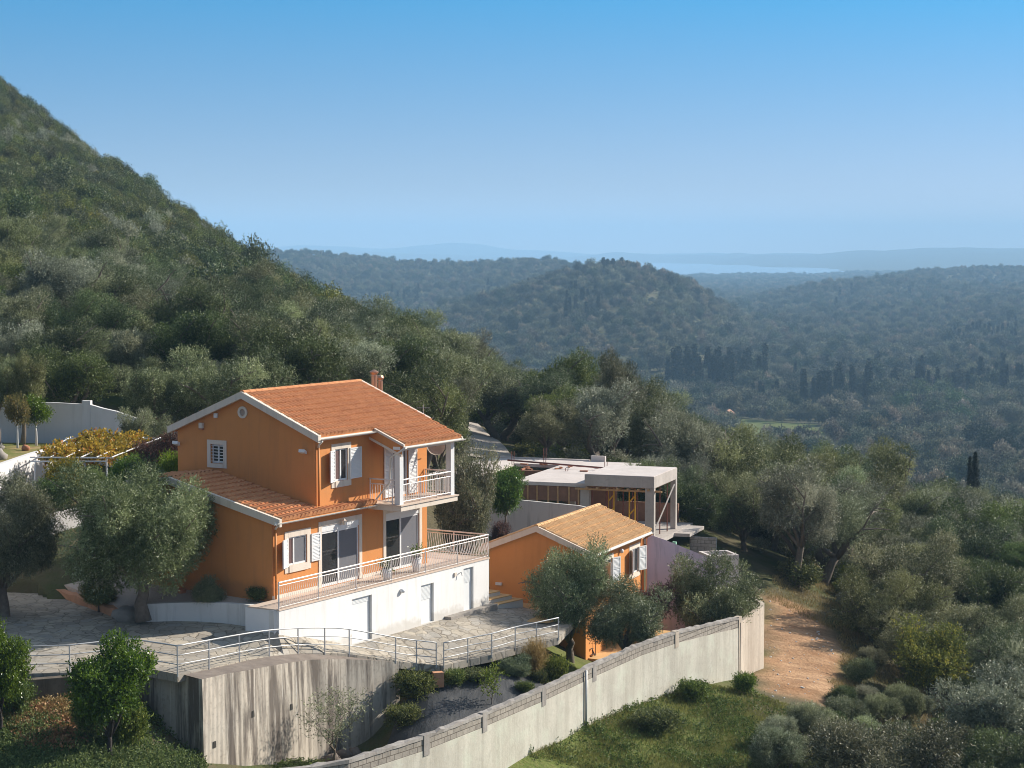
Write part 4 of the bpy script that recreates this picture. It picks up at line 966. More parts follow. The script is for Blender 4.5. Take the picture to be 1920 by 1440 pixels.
for a, b_ in ((HF.p(6.34, .03, 4.02), HF.p(6.34, 1.25, 4.02)), (HF.p(6.62, 1.47, 4.02), HF.p(10.36, 1.47, 4.02)), (HF.p(10.36, 1.47, 4.02), HF.p(10.36, .03, 4.02)),
              (HF.p(6.34, .03, 3.82), HF.p(6.34, 1.25, 3.82)), (HF.p(6.62, 1.47, 3.82), HF.p(10.36, 1.47, 3.82)), (HF.p(10.36, 1.47, 3.82), HF.p(10.36, .03, 3.82)),
              (HF.p(6.34, .03, 3.14), HF.p(6.34, 1.25, 3.14)), (HF.p(6.62, 1.47, 3.14), HF.p(10.36, 1.47, 3.14)), (HF.p(10.36, 1.47, 3.14), HF.p(10.36, .03, 3.14))):
    mb.bar(a, b_, rl if a[2] > 4 else .02)
bal = part(house, 'balcony_railing', mb, M['rail_paint'])
for q in [(6.34, .06), (6.34, 1.16), (7.86, 1.47), (9.1, 1.47), (10.36, 1.44), (10.36, .06)]:
    mb = MB(); mb.bar(HF.p(*q, 3.032), HF.p(*q, 4.02), .028); part(bal, 'post', mb, M['rail_paint'])
mb = MB()
for k in range(8): mb.bar(HF.p(6.34, .18 + k * .13, 3.14), HF.p(6.34, .18 + k * .13, 3.82), .012, sides=4)
part(bal, 'baluster_panel', mb, M['rail_paint']); mb = MB()
for k in range(29): mb.bar(HF.p(6.74 + k * .125, 1.47, 3.14), HF.p(6.74 + k * .125, 1.47, 3.82), .012, sides=4)
part(bal, 'baluster_panel', mb, M['rail_paint']); mb = MB()
for k in range(11): mb.bar(HF.p(10.36, .18 + k * .12, 3.14), HF.p(10.36, .18 + k * .12, 3.82), .012, sides=4)
part(bal, 'baluster_panel', mb, M['rail_paint'])
# chimney flues behind the ridge, aerial
for (px, d, z1) in ((701.5, 87.2, 0), (713.0, 88.0, -.25)):
    base = at_d(px, 735, d); top = at_d(px, 697, d); z0 = base[2] - 1.2
    mb = MB(); mb.tube([(base[0], base[1], z0), (base[0], base[1], top[2] + z1 - .15)], .14 if z1 == 0 else .11, 12)
    fl = part(house, 'chimney_flue', mb, M['flue'], False)
    mb = MB(); x, y, zt = base[0], base[1], top[2] + z1
    mb.tube([(x, y, zt - .13), (x, y, zt - .03), (x, y, zt), (x, y, zt + .09)], [.13, .2, .2, .05] if z1 == 0 else [.11, .17, .17, .12], 12); part(fl, 'cowl', mb, M['flue'])
a0 = at_d(794, 790, 88.5)
mb = MB(); mb.bar((a0[0], a0[1], a0[2] - .3), (a0[0], a0[1], a0[2] + .75), .02); mb.bar((a0[0] - .3, a0[1], a0[2] + .6), (a0[0] + .3, a0[1], a0[2] + .6), .012); part(house, 'roof_aerial', mb, M['steel'])
# satellite dish behind the porch column
mb = MB(); dc = Vector(HF.p(10.4, 0.55, 5.0)); ax = Vector((0.2, -0.9, 0.35)).normalized(); sx = ax.cross(Vector((0, 0, 1))).normalized(); sy = sx.cross(ax); n0 = len(mb.v)
for r_, o in ((0.0, 0.0), (.2, .02), (.4, .09)):
    for k in range(14): mb.v.append(tuple(dc + (sx * math.cos(k * math.pi / 7) + sy * math.sin(k * math.pi / 7)) * max(r_, .01) + ax * o))
for i in range(2):
    for k in range(14): mb.f.append((n0 + i * 14 + k, n0 + i * 14 + (k + 1) % 14, n0 + (i + 1) * 14 + (k + 1) % 14, n0 + (i + 1) * 14 + k))
mb.bar(dc, dc + ax * .45, .012); mb.bar(dc, HF.p(10.57, 0.3, 4.8), .02); part(house, 'satellite_dish', mb, M['trim'])

# ------------------------------------------------------------------ terrace with store rooms below
TW = 1.493
terr = thing('terrace', HF.p(0, TW, -2.1), 'white walled terrace with three store doors below and beige floor', 'terrace')
tf = front_face(HF, TW); doors = [(3.07, 4.41, -2.08, -0.31), (7.88, 8.82, -2.08, -0.47), (11.1, 11.88, -2.06, -0.22)]
mb = MB(); wall_holes(mb, tf, -1.5, 13.12, -3.2, -0.05, doors, 0.16)
mb.face([HF.p(13.12, TW, -3.2), HF.p(13.12, -2.2, -3.2), HF.p(13.12, -2.2, -.05), HF.p(13.12, TW, -.05)])
mb.face([HF.p(-1.5, -.1, -3.2), HF.p(-1.5, TW, -3.2), HF.p(-1.5, TW, -.05), HF.p(-1.5, -.1, -.05)])
part(terr, 'wall', mb, M['white_wall'])
mb = MB(); mb.box(HF, -1.52, 13.15, 0.025, TW + .03, -0.048, 0.0); mb.box(HF, 10.57, 13.15, -2.2, 0.024, -0.048, 0.0); part(terr, 'floor', mb, M['terrtile'])
for k, d in enumerate(doors):
    mb = MB(); tf.box(mb, d[0] + .02, d[1] - .02, -.155, -.11, d[2], d[3] - .02); dr = part(terr, 'door', mb, M['door_white'])
    mb = MB(); zz = d[3] - .10; n = 3 if k == 0 else 11
    for q in range(n): tf.box(mb, d[0] + .1, d[1] - .1, -.109, -.09, zz - q * .05 - .03, zz - q * .05)
    part(dr, 'louvre', mb, M['door_white'])
    mb = MB(); tf.box(mb, d[0] + .06, d[0] + .1, -.109, -.07, -1.2, -1.06); part(dr, 'handle', mb, M['dark_metal'])
mb = MB(); mb.blob(tf.p(6.45, .06, -.46), (.13, .13, .1), 1, 0); part(terr, 'bulkhead_lamp', mb, M['paint'], True)
mb = MB(); tf.box(mb, 10.33, 10.47, .003, .07, -.43, -.28); part(terr, 'junction_box', mb, M['trim'])
mb = MB(); mb.tube([tf.p(10.75, .0, -.36), tf.p(10.75, .12, -.30), tf.p(10.75, .16, -.45)], .025); part(terr, 'tap', mb, M['steel'])
mb = MB(); mb.box(HF, 9.6, 13.3, TW + .002, TW + .35, -2.6, -2.02); part(terr, 'door_step', mb, M['rock'])
# bowed terrace railing
rt = thing('terrace_railing', HF.p(0, TW, 0), 'cream railing with bowed bars along the white terrace edge', 'railing')
path = [(-1.47, TW - .03), (13.1, TW - .03), (13.1, -1.9)]
mb = MB()
for z, r_ in ((1.0, .032), (.88, .016), (.08, .018)):
    mb.tube([HF.p(*q, z) for q in path], r_, 6)
part(rt, 'rail', mb, M['rail_paint'])
posts = [(u, TW - .03) for u in np.linspace(-1.47, 13.1, 7)] + [(13.1, -.3), (13.1, -1.9)]
for q in posts: part(rt, 'post', MB().bar(HF.p(*q, 0), HF.p(*q, 1.0), .03), M['rail_paint'])
for k in range(len(posts) - 1):
    (u0, v0), (u1, v1) = posts[k], posts[k + 1]; L = math.hypot(u1 - u0, v1 - v0); n = int(L / .118); mb = MB()
    ou, ov = ((0, 1) if abs(u1 - u0) > .1 else (1, 0))
    for i in range(1, n):
        w = i / n; u, v = u0 + (u1 - u0) * w, v0 + (v1 - v0) * w; a = .11
        mb.tube([HF.p(u, v, .89), HF.p(u + ou * .02, v + ov * .02, .7), HF.p(u + ou * a, v + ov * a, .38), HF.p(u + ou * a * .95, v + ov * a * .95, .2), HF.p(u, v, .08)], .0095, 4, False)
    part(rt, 'baluster_panel', mb, M['rail_paint'])
def pot_plant(F, u, v, z, m, name, label, leafm, h=.42, seed=0):
    t = thing('flower_pot', F.p(u, v, z), label, 'flower pot')
    mb = MB(); x, y, z0 = F.p(u, v, z); mb.tube([(x, y, z0), (x, y, z0 + h), (x, y, z0 + h), (x, y, z0 + h - .06)], [.14, .22, .19, .18], 12); part(t, 'pot', mb, M[m], True)
    V, Fq, T = leaf_cloud(np.random.default_rng(seed), np.array([[x, y, z0 + h + .12]]), [(.24, .24, .2)], 260, .10, .045)
    o = bpy.data.objects.new('plant', np_mesh('plant', V - np.array(t.location), Fq, {'tint': T})); o.data.materials.append(M[leafm]); COL.objects.link(o); o.parent = t
    return t
# ------------------------------------------------------------------ walls along a path
def offset_path(path, d):
    out = []; n = len(path)
    for i in range(n):
        a = Vector(path[max(i - 1, 0)][:2]); b_ = Vector(path[min(i + 1, n - 1)][:2]); t = (b_ - a).normalized()
        out.append((path[i][0] + t.y * d, path[i][1] - t.x * d))       # to the right of travel
    return out
def strip(mb, path, d0, d1, z0, z1):
    """solid along a path between two sideways offsets; z0/z1 numbers or lists"""
    A, B_ = offset_path(path, d0), offset_path(path, d1); n = len(path)
    za = [z0] * n if isinstance(z0, (int, float)) else z0; zb = [z1] * n if isinstance(z1, (int, float)) else z1
    n0 = len(mb.v)
    for i in range(n): mb.v += [(*A[i], za[i]), (*B_[i], za[i]), (*B_[i], zb[i]), (*A[i], zb[i])]
    for i in range(n - 1):
        a, c = n0 + 4 * i, n0 + 4 * i + 4
        for k in range(4): mb.f.append((a + k, c + k, c + (k + 1) % 4, a + (k + 1) % 4))
    mb.f += [(n0 + 3, n0 + 2, n0 + 1, n0), tuple(n0 + 4 * (n - 1) + k for k in range(4))]
    return mb
def resample(path, step):
    out = []
    for i in range(len(path) - 1):
        a, b_ = np.array(path[i]), np.array(path[i + 1]); n = max(1, int(np.linalg.norm((b_ - a)[:2]) / step))
        out += [tuple(a + (b_ - a) * k / n) for k in range(n)]
    return out + [tuple(path[-1])]

# driveway deck
def poly_sheet(poly, step, skirt, zfn=None):
    pts = resample(list(poly) + [poly[0]], step)[:-1]; nb = len(pts)
    bp = np.array(pts); xs = np.arange(bp[:, 0].min(), bp[:, 0].max(), step); ys = np.arange(bp[:, 1].min(), bp[:, 1].max(), step)
    gx, gy = np.meshgrid(xs, ys); gx, gy = gx.ravel(), gy.ravel(); k = poly_dist(gx, gy, poly) > step * .6; gx, gy = gx[k], gy[k]
    if zfn is None:
        d = np.hypot(gx[:, None] - bp[None, :, 0], gy[:, None] - bp[None, :, 1]) + .05; w = d ** -3.0
        gzv = (w * bp[None, :, 2]).sum(1) / w.sum(1)
    else: gzv = zfn(gx, gy); bp = np.column_stack([bp[:, 0], bp[:, 1], zfn(bp[:, 0], bp[:, 1])])
    al = [Vector((p[0], p[1])) for p in bp] + [Vector((a, c)) for a, c in zip(gx, gy)]
    r = mgeo.delaunay_2d_cdt(al, [(i, (i + 1) % nb) for i in range(nb)], [], 1, 1e-5)
    zz = list(bp[:, 2]) + list(gzv); v = []
    for i, p in enumerate(r[0]):
        src = r[3][i]; v.append((p[0], p[1], zz[src[0]] if src else 0))
    f = [tuple(q) for q in r[2]]
    if skirt:
        n0 = len(v); v += [(p[0], p[1], p[2] - skirt) for p in bp]
        inv = {s_: i for i, src in enumerate(r[3]) for s_ in src}
        for i in range(nb):
            j = (i + 1) % nb; f.append((inv[i], n0 + i, n0 + j, inv[j]))
    me = bpy.data.meshes.new('sheet'); me.from_pydata(v, [], f); me.update(); return me
struct('driveway', poly_sheet(DECK, .8, .28), M['paving'])
yt = [SH.p(-1.3, 2.55, 0)[:2] + (-2.585,), SH.p(-.02, 2.28, 0)[:2] + (-2.585,), SH.p(-.02, -2.2, 0)[:2] + (-2.45,), (-.9, 84.6, -2.37), (.2, 83.8, -2.46), (1.5, 83.6, -2.53)]
struct('tiled_floor', poly_sheet(yt, .8, 0), M['ytile'])
bed = [(-14.0, 75.6, -.25), (-11.94, 75.6, -.2), (-9.8, 74.55, -.12), HF.p(-1.45, 1.3, -.1), HF.p(-1.45, 0, -.08), HF.p(0, 0, -.1), HF.p(0, -7, 0.1), (-17.5, 85.5, -.1), (-19.0, 82.1, -.5), (-15.1, 76.4, -.5)]
struct('gravel_bed', poly_sheet(bed, .7, .6), M['gravel'])
struct('lawn', poly_sheet([(x, y, 3.72 + .0 * x) for x, y in LAWN], 1.2, 4.5), (lambda b_: b_.done(b_.bsdf(b_.mix(b_.ramp(b_.noise(.6, 5), [(.4, 0.0), (.65, 1.0)]), (.16, .17, .05), (.36, .26, .13)), .95, b_.bump(b_.noise(9, 4), .6, .05), spec=.1)))(NB('lawn_grass')))
struct('road', poly_sheet([(x, y, 0) for x, y in ROAD], 1.5, 0, lambda x, y: gz(x, y) + .10), M['asphalt'])

# handrail on the driveway edge
hr = thing('handrail', RAILP[8], 'galvanised three bar handrail winding along the paved driveway edge', 'railing')
HPX = [50, 52.5, 51, 54.5, 54, 50.2, 49.4, 48.3, 47.9, 47.3, 44.8, 44.4, 43.2, 43.8, 41.5, 41.2, 40, 39.6, 38.6]
tops = []
for (px, py, z), p, h in zip(RAIL, RAILP, HPX):
    hh = h / FPX * p[1]; tops.append(hh)
    part(hr, 'post', MB().bar((p[0], p[1], p[2] - .1), (p[0], p[1], p[2] + hh), .028), M['steel'])
for sec in (range(0, 4), range(3, 13), range(13, 19)):
    ids = list(sec)
    for fr_ in (1.0, .66, .34):
        P = [Vector(RAILP[i]) + Vector((0, 0, tops[i] * fr_)) for i in ids]
        Q = []
        for i in range(len(P) - 1):
            for k in range(4):
                t_ = k / 4; p0, p1, p2, p3 = P[max(i - 1, 0)], P[i], P[i + 1], P[min(i + 2, len(P) - 1)]
                sharp = ids[0] == 0 or i == len(P) - 2 or i == 0
                Q.append(p1.lerp(p2, t_) if sharp else .5 * ((2 * p1) + (p2 - p0) * t_ + (2 * p0 - 5 * p1 + 4 * p2 - p3) * t_ ** 2 + (3 * p1 - p0 - 3 * p2 + p3) * t_ ** 3))
        part(hr, 'rail', MB().tube(Q + [P[-1]], .027 if fr_ == 1 else .02, 6), M['steel'], True)

# board-marked retaining wall
CT = [at_z(*q) for q in [(379, 1274, -1.15), (420, 1264, -1.2), (457, 1258, -1.3), (483, 1253, -1.42), (533, 1244, -1.62), (583, 1237, -1.85), (620, 1236, -2.02), (650, 1236, -2.17), (700, 1238, -2.42), (748, 1242, -2.66)]]
BK = [at_z(*q) for q in [(333, 1262, -1.06), (370, 1256, -1.1), (392, 1252, -1.14), (430, 1243, -1.3), (470, 1234.5, -1.4), (530, 1227, -1.6), (580, 1223.5, -1.78), (620, 1223.5, -1.95), (680, 1226, -2.25), (744, 1234, -2.58)]]
cw = thing('retaining_wall', (CT[4][0], CT[4][1], -6), 'tall streaked board marked concrete retaining wall under the driveway handrail', 'wall')
mb = MB(); n = len(CT); lx = Vector((.3, -.95, 0))
for i in range(n): mb.v += [CT[i], (CT[i][0] + .12, CT[i][1] - .18, -8.5)]
for i in range(n - 1): mb.f.append((2 * i + 1, 2 * i + 3, 2 * i + 2, 2 * i))
e = at_z(300, 1256, -1.12); e2 = at_z(268, 1250, -1.12)
for a, c in ((e2, e), (e, CT[0])):
    k = len(mb.v); mb.v += [a, c, (c[0] + (.12 if c is CT[0] else 0), c[1] - (.18 if c is CT[0] else 0), -8.5), (a[0], a[1], -8.5)]; mb.f.append((k + 3, k + 2, k + 1, k))
k = len(mb.v); mb.v += [CT[-1], BK[-1], (BK[-1][0], BK[-1][1], -8.5), (CT[-1][0] + .12, CT[-1][1] - .18, -8.5)]; mb.f.append((k, k + 3, k + 2, k + 1))
part(cw, 'board_marked_face', mb, M['concrete'])
mb = MB()
for i in range(n - 1): mb.face([CT[i], CT[i + 1], BK[i + 1], BK[i]])
mb.face([CT[0], BK[0], (e[0] + .35, e[1] + .2, e[2]), e]); mb.face([e, (e[0] + .35, e[1] + .2, e[2]), (e2[0] + .2, e2[1] + .4, e2[2]), e2])
part(cw, 'ledge', mb, M['ledge'])
mb = MB()
for i, w, z in ((0, .45, -3.6), (2, .55, -3.05), (4, .2, -3.4)):
    a, c = Vector(CT[i]), Vector(CT[i + 1]); q = a.lerp(c, w); t_ = (c - a); t_.z = 0; t_.normalize(); nn = Vector((t_.y, -t_.x, 0)); fo = (q.z - z) / 7 * .2
    q = Vector((q.x, q.y, z)) + nn * (fo + .012)
    mb.hexa([q - t_ * .09 - nn * .05, q - t_ * .09 + nn * .004, q + t_ * .09 + nn * .004, q + t_ * .09 - nn * .05], [v_ + Vector((0, 0, .22)) for v_ in (q - t_ * .07 - nn * .05, q - t_ * .07 + nn * .004, q + t_ * .07 + nn * .004, q + t_ * .07 - nn * .05)])
part(cw, 'drain_hole', mb, M['dark_metal'])
kw_ = [at_z(*q) for q in [(-170, 1281, -1.18), (60, 1275, -1.2), (131, 1269, -1.2), (200, 1261, -1.2), (241, 1256, -1.2), (268, 1252, -1.15)]]
mb = strip(MB(), kw_, -.25, .15, -3.8, [q[2] + .03 for q in kw_]); solo('kerb_wall', mb, M['kerb_wall'], (kw_[2][0], kw_[2][1], -2), 'low mossy concrete wall under the handrail, behind the orange trees', 'wall')
for o in [bpy.data.objects['kerb_wall']]:
    for v_ in o.data.vertices: pass

# boundary wall: plaster below, two courses of bare blocks, lumpy coping, pilasters
BW = [(x, y, z) for x, y, z in [(-9.6, 60.9, 0), (-6.91, 61.5, 0), (-5.27, 62.54, 0), (-4.5, 63.62, 0), (-2.95, 65.75, 0), (-1.05, 68.98, 0), (1.09, 72.98, 0), (3.14, 77.17, 0), (5.28, 81.29, 0), (6.92, 83.82, 0), (8.55, 86.62, -.2), (10.27, 89.6, -.45)]]
bw = thing('boundary_wall', (3.14, 77.17, -5.5), 'long pale plastered boundary wall topped with bare concrete blocks', 'wall')
BWr = resample(BW, .8)
part(bw, 'plaster_face', strip(MB(), BWr, -.11, .10, -8.2, [-3.42 + q[2] for q in BWr]), M['bplaster'])
part(bw, 'block_course', strip(MB(), BWr, -.10, .085, [-3.419 + q[2] for q in BWr], [-3.03 + q[2] for q in BWr]), m_blocks('bare_blocks', (.5, .866), (.37, .33, .285), (.29, .26, .225), (.13, .11, .09)))
rg = random.Random(3); BWc = resample(BW, .28)
cp = strip(MB(), BWc, -.13, .115, [-3.029 + q[2] for q in BWc], [-2.92 + q[2] for q in BWc])
cp.v = [(x + rg.uniform(-.012, .012), y + rg.uniform(-.012, .012), z + (rg.uniform(-.035, .03) if i_ % 4 > 1 else 0)) for i_, (x, y, z) in enumerate(cp.v)]
part(bw, 'coping', cp, M['coping'])
for i in (4, 5, 6, 7, 9, 11):
    a, c = Vector(BW[i - 1][:2]), Vector(BW[min(i + 1, 11)][:2]); t_ = (c - a).normalized(); yaw = math.atan2(t_.x, t_.y); PF = Frame((BW[i][0], BW[i][1], 0), yaw)
    part(bw, 'pilaster', MB().box(PF, -.16, .16, -.125, .122, -3.6 + BW[i][2] if i != 11 else -8, -2.90 + BW[i][2]), M['bplaster2' if i in (9, 11) else 'coping'])
a, c = Vector(BW[6][:2]), Vector(BW[7][:2]); q = a.lerp(c, .8); PF = Frame((q.x, q.y, 0), math.atan2((c - a).x, (c - a).y))
part(bw, 'drain_pipe', MB().bar(PF.p(0, .16, -5.4), PF.p(0, .16, -2.98), .05), M['steel'], True)
W2 = [(10.30, 89.55), (10.75, 90.7), (11.25, 91.8), (11.75, 92.7), (11.85, 93.4), (11.4, 95.2), (9.8, 97.2)]
rw = solo('return_wall', strip(MB(), resample(W2, .5), -.1, .1, -8.5, [-3.62 + .03 * i for i in range(len(resample(W2, .5)))]), M['bplaster2'], (11.2, 91.7, -6), 'short smooth beige wall at the corner beside the bare earth', 'wall')
def fix_local(o):
    """vertices were written in world space: bring them to the object's own origin"""
    return o

# white walls left and right of the gravel
bp_ = [(-14.05, 75.45), (-12.9, 75.6), (-11.94, 75.52), (-10.8, 75.1), (-9.8, 74.42), HF.p(-1.52, 1.40, 0)[:2]]
solo('low_garden_wall', strip(MB(), bp_, -.12, .12, -1.8, [-.22, -.2, -.16, -.12, -.08, -.04]), M['white_wall_old'], (-11.94, 75.5, -1), 'low weathered white wall between gravel bed and paved driveway', 'wall')
cb = resample([(-14.9, 76.0), (-16.4, 78.0), (-17.8, 80.0), (-19.3, 82.1)], .5); cm_ = strip(MB(), cb, -.16, .16, -1.2, -.62)
rg = random.Random(8); cm_.v = [(x + rg.uniform(-.05, .05), y + rg.uniform(-.05, .05), z + rg.uniform(-.06, .06)) for x, y, z in cm_.v]
solo('bed_curb', cm_, M['curb'], (-16.4, 78, -.9), 'rough terracotta coloured curb between gravel bed and driveway', 'curb')
solo('boulder', MB().blob((-14.85, 75.75, -.72), (.5, .4, .34), 4, .2), M['rock'], (-14.85, 75.75, -.9), 'grey boulder at the foot of the large olive by driveway', 'rock', None, True)
lw = [(-22.85, 79), (-22.62, 83.0), (-22.45, 86.5), (-22.15, 91.5), (-21.6, 95), (-21.2, 97.8)]
solo('lawn_wall', strip(MB(), lw, -.05, .2, -1.0, [3.95, 3.95, 3.95, 3.95, 3.95, 3.97]), M['garden_white'], (-22.45, 86.5, 1), 'sunlit white wall holding up the small lawn beside the pergola', 'wall')
bkw = [(-34, 100.8), (-25.6, 99.6), (-22.95, 99.2), (-21.35, 98.9)]
mb = strip(MB(), bkw, -.1, .1, 1, [5.6, 5.62, 5.66, 5.6])
gw_ = thing('back_garden_wall', (-21.2, 98.9, 3.5), 'tall shaded white wall behind the lawn, stepping down to the right', 'wall')
part(gw_, 'wall', mb, M['garden_white'])
part(gw_, 'wall_pier', MB().box(Frame((-21.15, 98.85, 0), R(98)), -.22, .22, -.14, .14, 1, 5.78), M['garden_white'])
part(gw_, 'sloping_wall', strip(MB(), [(-20.93, 98.8), (-20.3, 98.6), (-19.6, 98.3), (-18.6, 97.9), (-17.5, 97.5), (-15.5, 96.6)], -.1, .1, 0, [5.58, 5.42, 5.3, 5.02, 4.74, 4.3]), M['garden_white'])
solo('planter_wall', strip(MB(), [(-21.4, 84.6), (-20.4, 85.6), (-19.2, 86.9), (-18.2, 88.2)], -.1, .1, -.5, [1.75, 1.8, 1.95, 2.1]), M['garden_white'], (-20, 86, 1), 'short white planter wall below the vine pergola', 'wall')
tree_kw = {}
# pergola with the vine
pg = thing('pergola', (-19.4, 90.5, 2), 'white frame pergola in front of the lawn wall', 'pergola')
for x, y, z0 in ((-21.3, 88, 1.3), (-18.0, 88, 1.3), (-16.7, 93.2, 2), (-20.8, 93.2, 2)): part(pg, 'post', MB().bar((x, y, z0 - .6), (x + (.15 if x < -21 else 0), y, 4.1 if y < 90 else 4.4), .04), M['paint'])
mb = MB()
for a, c in (((-21.4, 88, 4.08), (-17.7, 88, 4.06)), ((-21.0, 93.2, 4.42), (-16.5, 93.2, 4.42)), ((-21.35, 87.8, 3.92), (-18.0, 87.8, 3.92))): mb.bar(a, c, .035)
for k in range(6): mb.bar((-21.1 + k * .68, 87.7, 4.12), (-20.8 + k * .86, 93.5, 4.46), .028)
part(pg, 'roof_bars', mb, M['paint'])
rng = np.random.default_rng(77); n = 70
u_, v_ = rng.random(n), rng.random(n) ** .8
C = np.stack([-20.9 + u_ * 2.9 + v_ * .9, 88.3 + v_ * 5.0, 4.02 + v_ * .30 + rng.normal(0, .06, n)], 1)
V, Fq, T = leaf_cloud(rng, C, [(.40, .48, .15)], 200, .14, .11, up=.2)
vine = bpy.data.objects.new('grape_vine', np_mesh('grape_vine', V - np.array([-19.2, 90.5, 4.2]), Fq, {'tint': T})); vine.location = (-19.2, 90.5, 4.2); vine.data.materials.append(M['l_vine']); COL.objects.link(vine)
set_tags(vine, 'golden autumn grape vine spread over the white pergola', 'vine')

# ------------------------------------------------------------------ annexe
an = thing('annexe', SH.p(0, 0, -2.6), 'small single storey orange house with pale tiled gable roof', 'house')
af = front_face(SH, 2.3); ag = gable_face(SH, 0.1); w1, w2 = (2.36, 3.42, -1.92, -.80), (6.02, 7.12, -1.97, -.80)
SA = (.98 + .05) / 2.62; AZ = lambda v: .93 - SA * abs(v)
mb = MB(); wall_holes(mb, af, .1, 7.75, -6.0, -.02, [w1, w2])
mb.face([ag.p(-2.35, 0, -3.5), ag.p(2.3, 0, -6.0), ag.p(2.3, 0, AZ(2.3) - .06), ag.p(0, 0, AZ(0) - .06), ag.p(-2.35, 0, AZ(2.35) - .06)])
mb.face([SH.p(7.75, 2.3, -6), SH.p(7.75, -2.35, -6), SH.p(7.75, -2.35, 0), SH.p(7.75, 0, .86), SH.p(7.75, 2.3, 0)])
mb.face([SH.p(7.75, -2.35, -6), SH.p(.1, -2.35, -6), SH.p(.1, -2.35, 0), SH.p(7.75, -2.35, 0)])
part(an, 'wall', mb, M['orange2'])
t = tile_sheet(SH, -.02, 7.95, 2.66, AZ(2.66), 0, .95, seed=51); q = tile_sheet(SH, -.02, 7.95, -2.66, AZ(2.66), 0, .95, seed=52)
n0 = len(t.v); t.v += q.v; t.f += [tuple(i + n0 for i in f) for f in q.f]
ro = part(an, 'roof', t, M['roof_low']); part(ro, 'ridge_tiles', ridge_tiles(MB(), SH.p(-.1, 0, .99), SH.p(8.0, 0, .99)), M['roof_low'])
mb = MB(); slab_prism(mb, SH, .0, 7.93, [(2.6, AZ(2.6) - .03), (0, .90), (-2.6, AZ(2.6) - .03)], .1); part(an, 'roof_slab', mb, M['orange2'])
mb = MB(); verge(mb, SH, -.12, -.025, [(2.75, AZ(2.75)), (0, .94), (-2.8, AZ(2.8))], .2, .07); part(an, 'verge', mb, M['trim'])
gutter(an, SH, -.05, 7.98, 2.77, AZ(2.74) - .03)
pipe(an, [SH.p(7.85, 2.76, -.25), SH.p(7.7, 2.5, -.42), SH.p(7.62, 2.38, -.5), SH.p(7.62, 2.38, -4.9)], .045, 'pipe_orange')
for w_ in (w1, w2): surround(an, af, *w_, .22, wb=.2)
sash(an, af, *w1, [2.89], mats=[M['screen'], M['glass']]); sash(an, af, *w2, [6.57], mats=[M['screen'], M['glass']])
for a0_, a1_, h_, ang in ((1.80, 2.36, 2.36, .9), (3.42, 3.98, 3.42, .35), (5.46, 6.02, 6.02, .45), (7.12, 7.70, 7.12, .3)):
    shutter(an, af, a0_, a1_, w1[2], w1[3] + .02, swing=(h_, ang))
mb = MB(); mb.blob(af.p(4.5, .09, -.62), (.11, .11, .12), 3, 0); part(an, 'round_lamp', mb, M['paint'], True)
mb = MB(); ag.box(mb, 1.3, 1.55, .003, .1, -.36, -.24); part(an, 'bulkhead_lamp', mb, M['paint'])
mb = MB(); ag.box(mb, -2.02, -1.72, .003, .1, -1.80, -1.68); part(an, 'bulkhead_lamp', mb, M['paint'])
surround(an, ag, 1.62, 2.1, -1.3, -.58, .14); sash(an, ag, 1.62, 2.1, -1.3, -.58, [], dep=.0)
# steps between terrace and annexe
stp = thing('garden_steps', (-.6, 86, -2.5), 'ochre tiled steps with white risers against the orange annexe wall', 'steps')
SF = Frame((-1.25, 84.85, 0), math.atan2(1.57, 1.92))   # u along the front edge, v towards the camera side
for k in range(7):
    z1 = -2.26 + .185 * (k + 1); L = 2.75 - .36 * k; mb = MB(); pr = [(0, -.36 * k), (L, -.36 * k)]
    if k == 0:
        arc = [(-.02 + .3 * (1 - math.cos(t_)) - .3, -.36 + .36 * math.sin(t_)) for t_ in np.linspace(0, math.pi / 2, 6)]
        bot = [(L, -1.2), (L, 0)] + arc[::-1] + [(-.3, -1.2)]
    else: bot = [(L, -.36 * k - 1.2), (L, -.36 * k), (0, -.36 * k), (0, -.36 * k - 1.2)]
    mb.prism([SF.p(u, v, -3.2) for u, v in bot], [SF.p(u, v, z1 - .035) for u, v in bot]); st = part(stp, 'step', mb, M['stepriser'])
    mb = MB(); cx, cy = sum(u for u, v in bot) / len(bot), sum(v for u, v in bot) / len(bot); b2 = [(u, v + (.02 if v > cy else 0)) for u, v in bot]
    mb.prism([SF.p(u, v, z1 - .034) for u, v in b2], [SF.p(u, v, z1) for u, v in b2]); part(st, 'tread', mb, M['ytile'])
hs = thing('garden_hose', SF.p(-.1, -.3, -2.2), 'dark coiled garden hose lying on the lowest step', 'hose')
mb = MB()
for k in range(5): mb.tube([SF.p(.0 + (.26 + .03 * k) * math.cos(a), -.25 + (.2 + .02 * k) * math.sin(a), -2.19 + .03 * k) for a in np.linspace(0, 6.28, 16)], .02, 5)
mb.tube([SF.p(.15, -.4, -2.1), SF.p(.16, -.42, -1.75), SF.p(.15, -.42, -1.4)], .02, 5); part(hs, 'coil', mb, M['rockdark'])
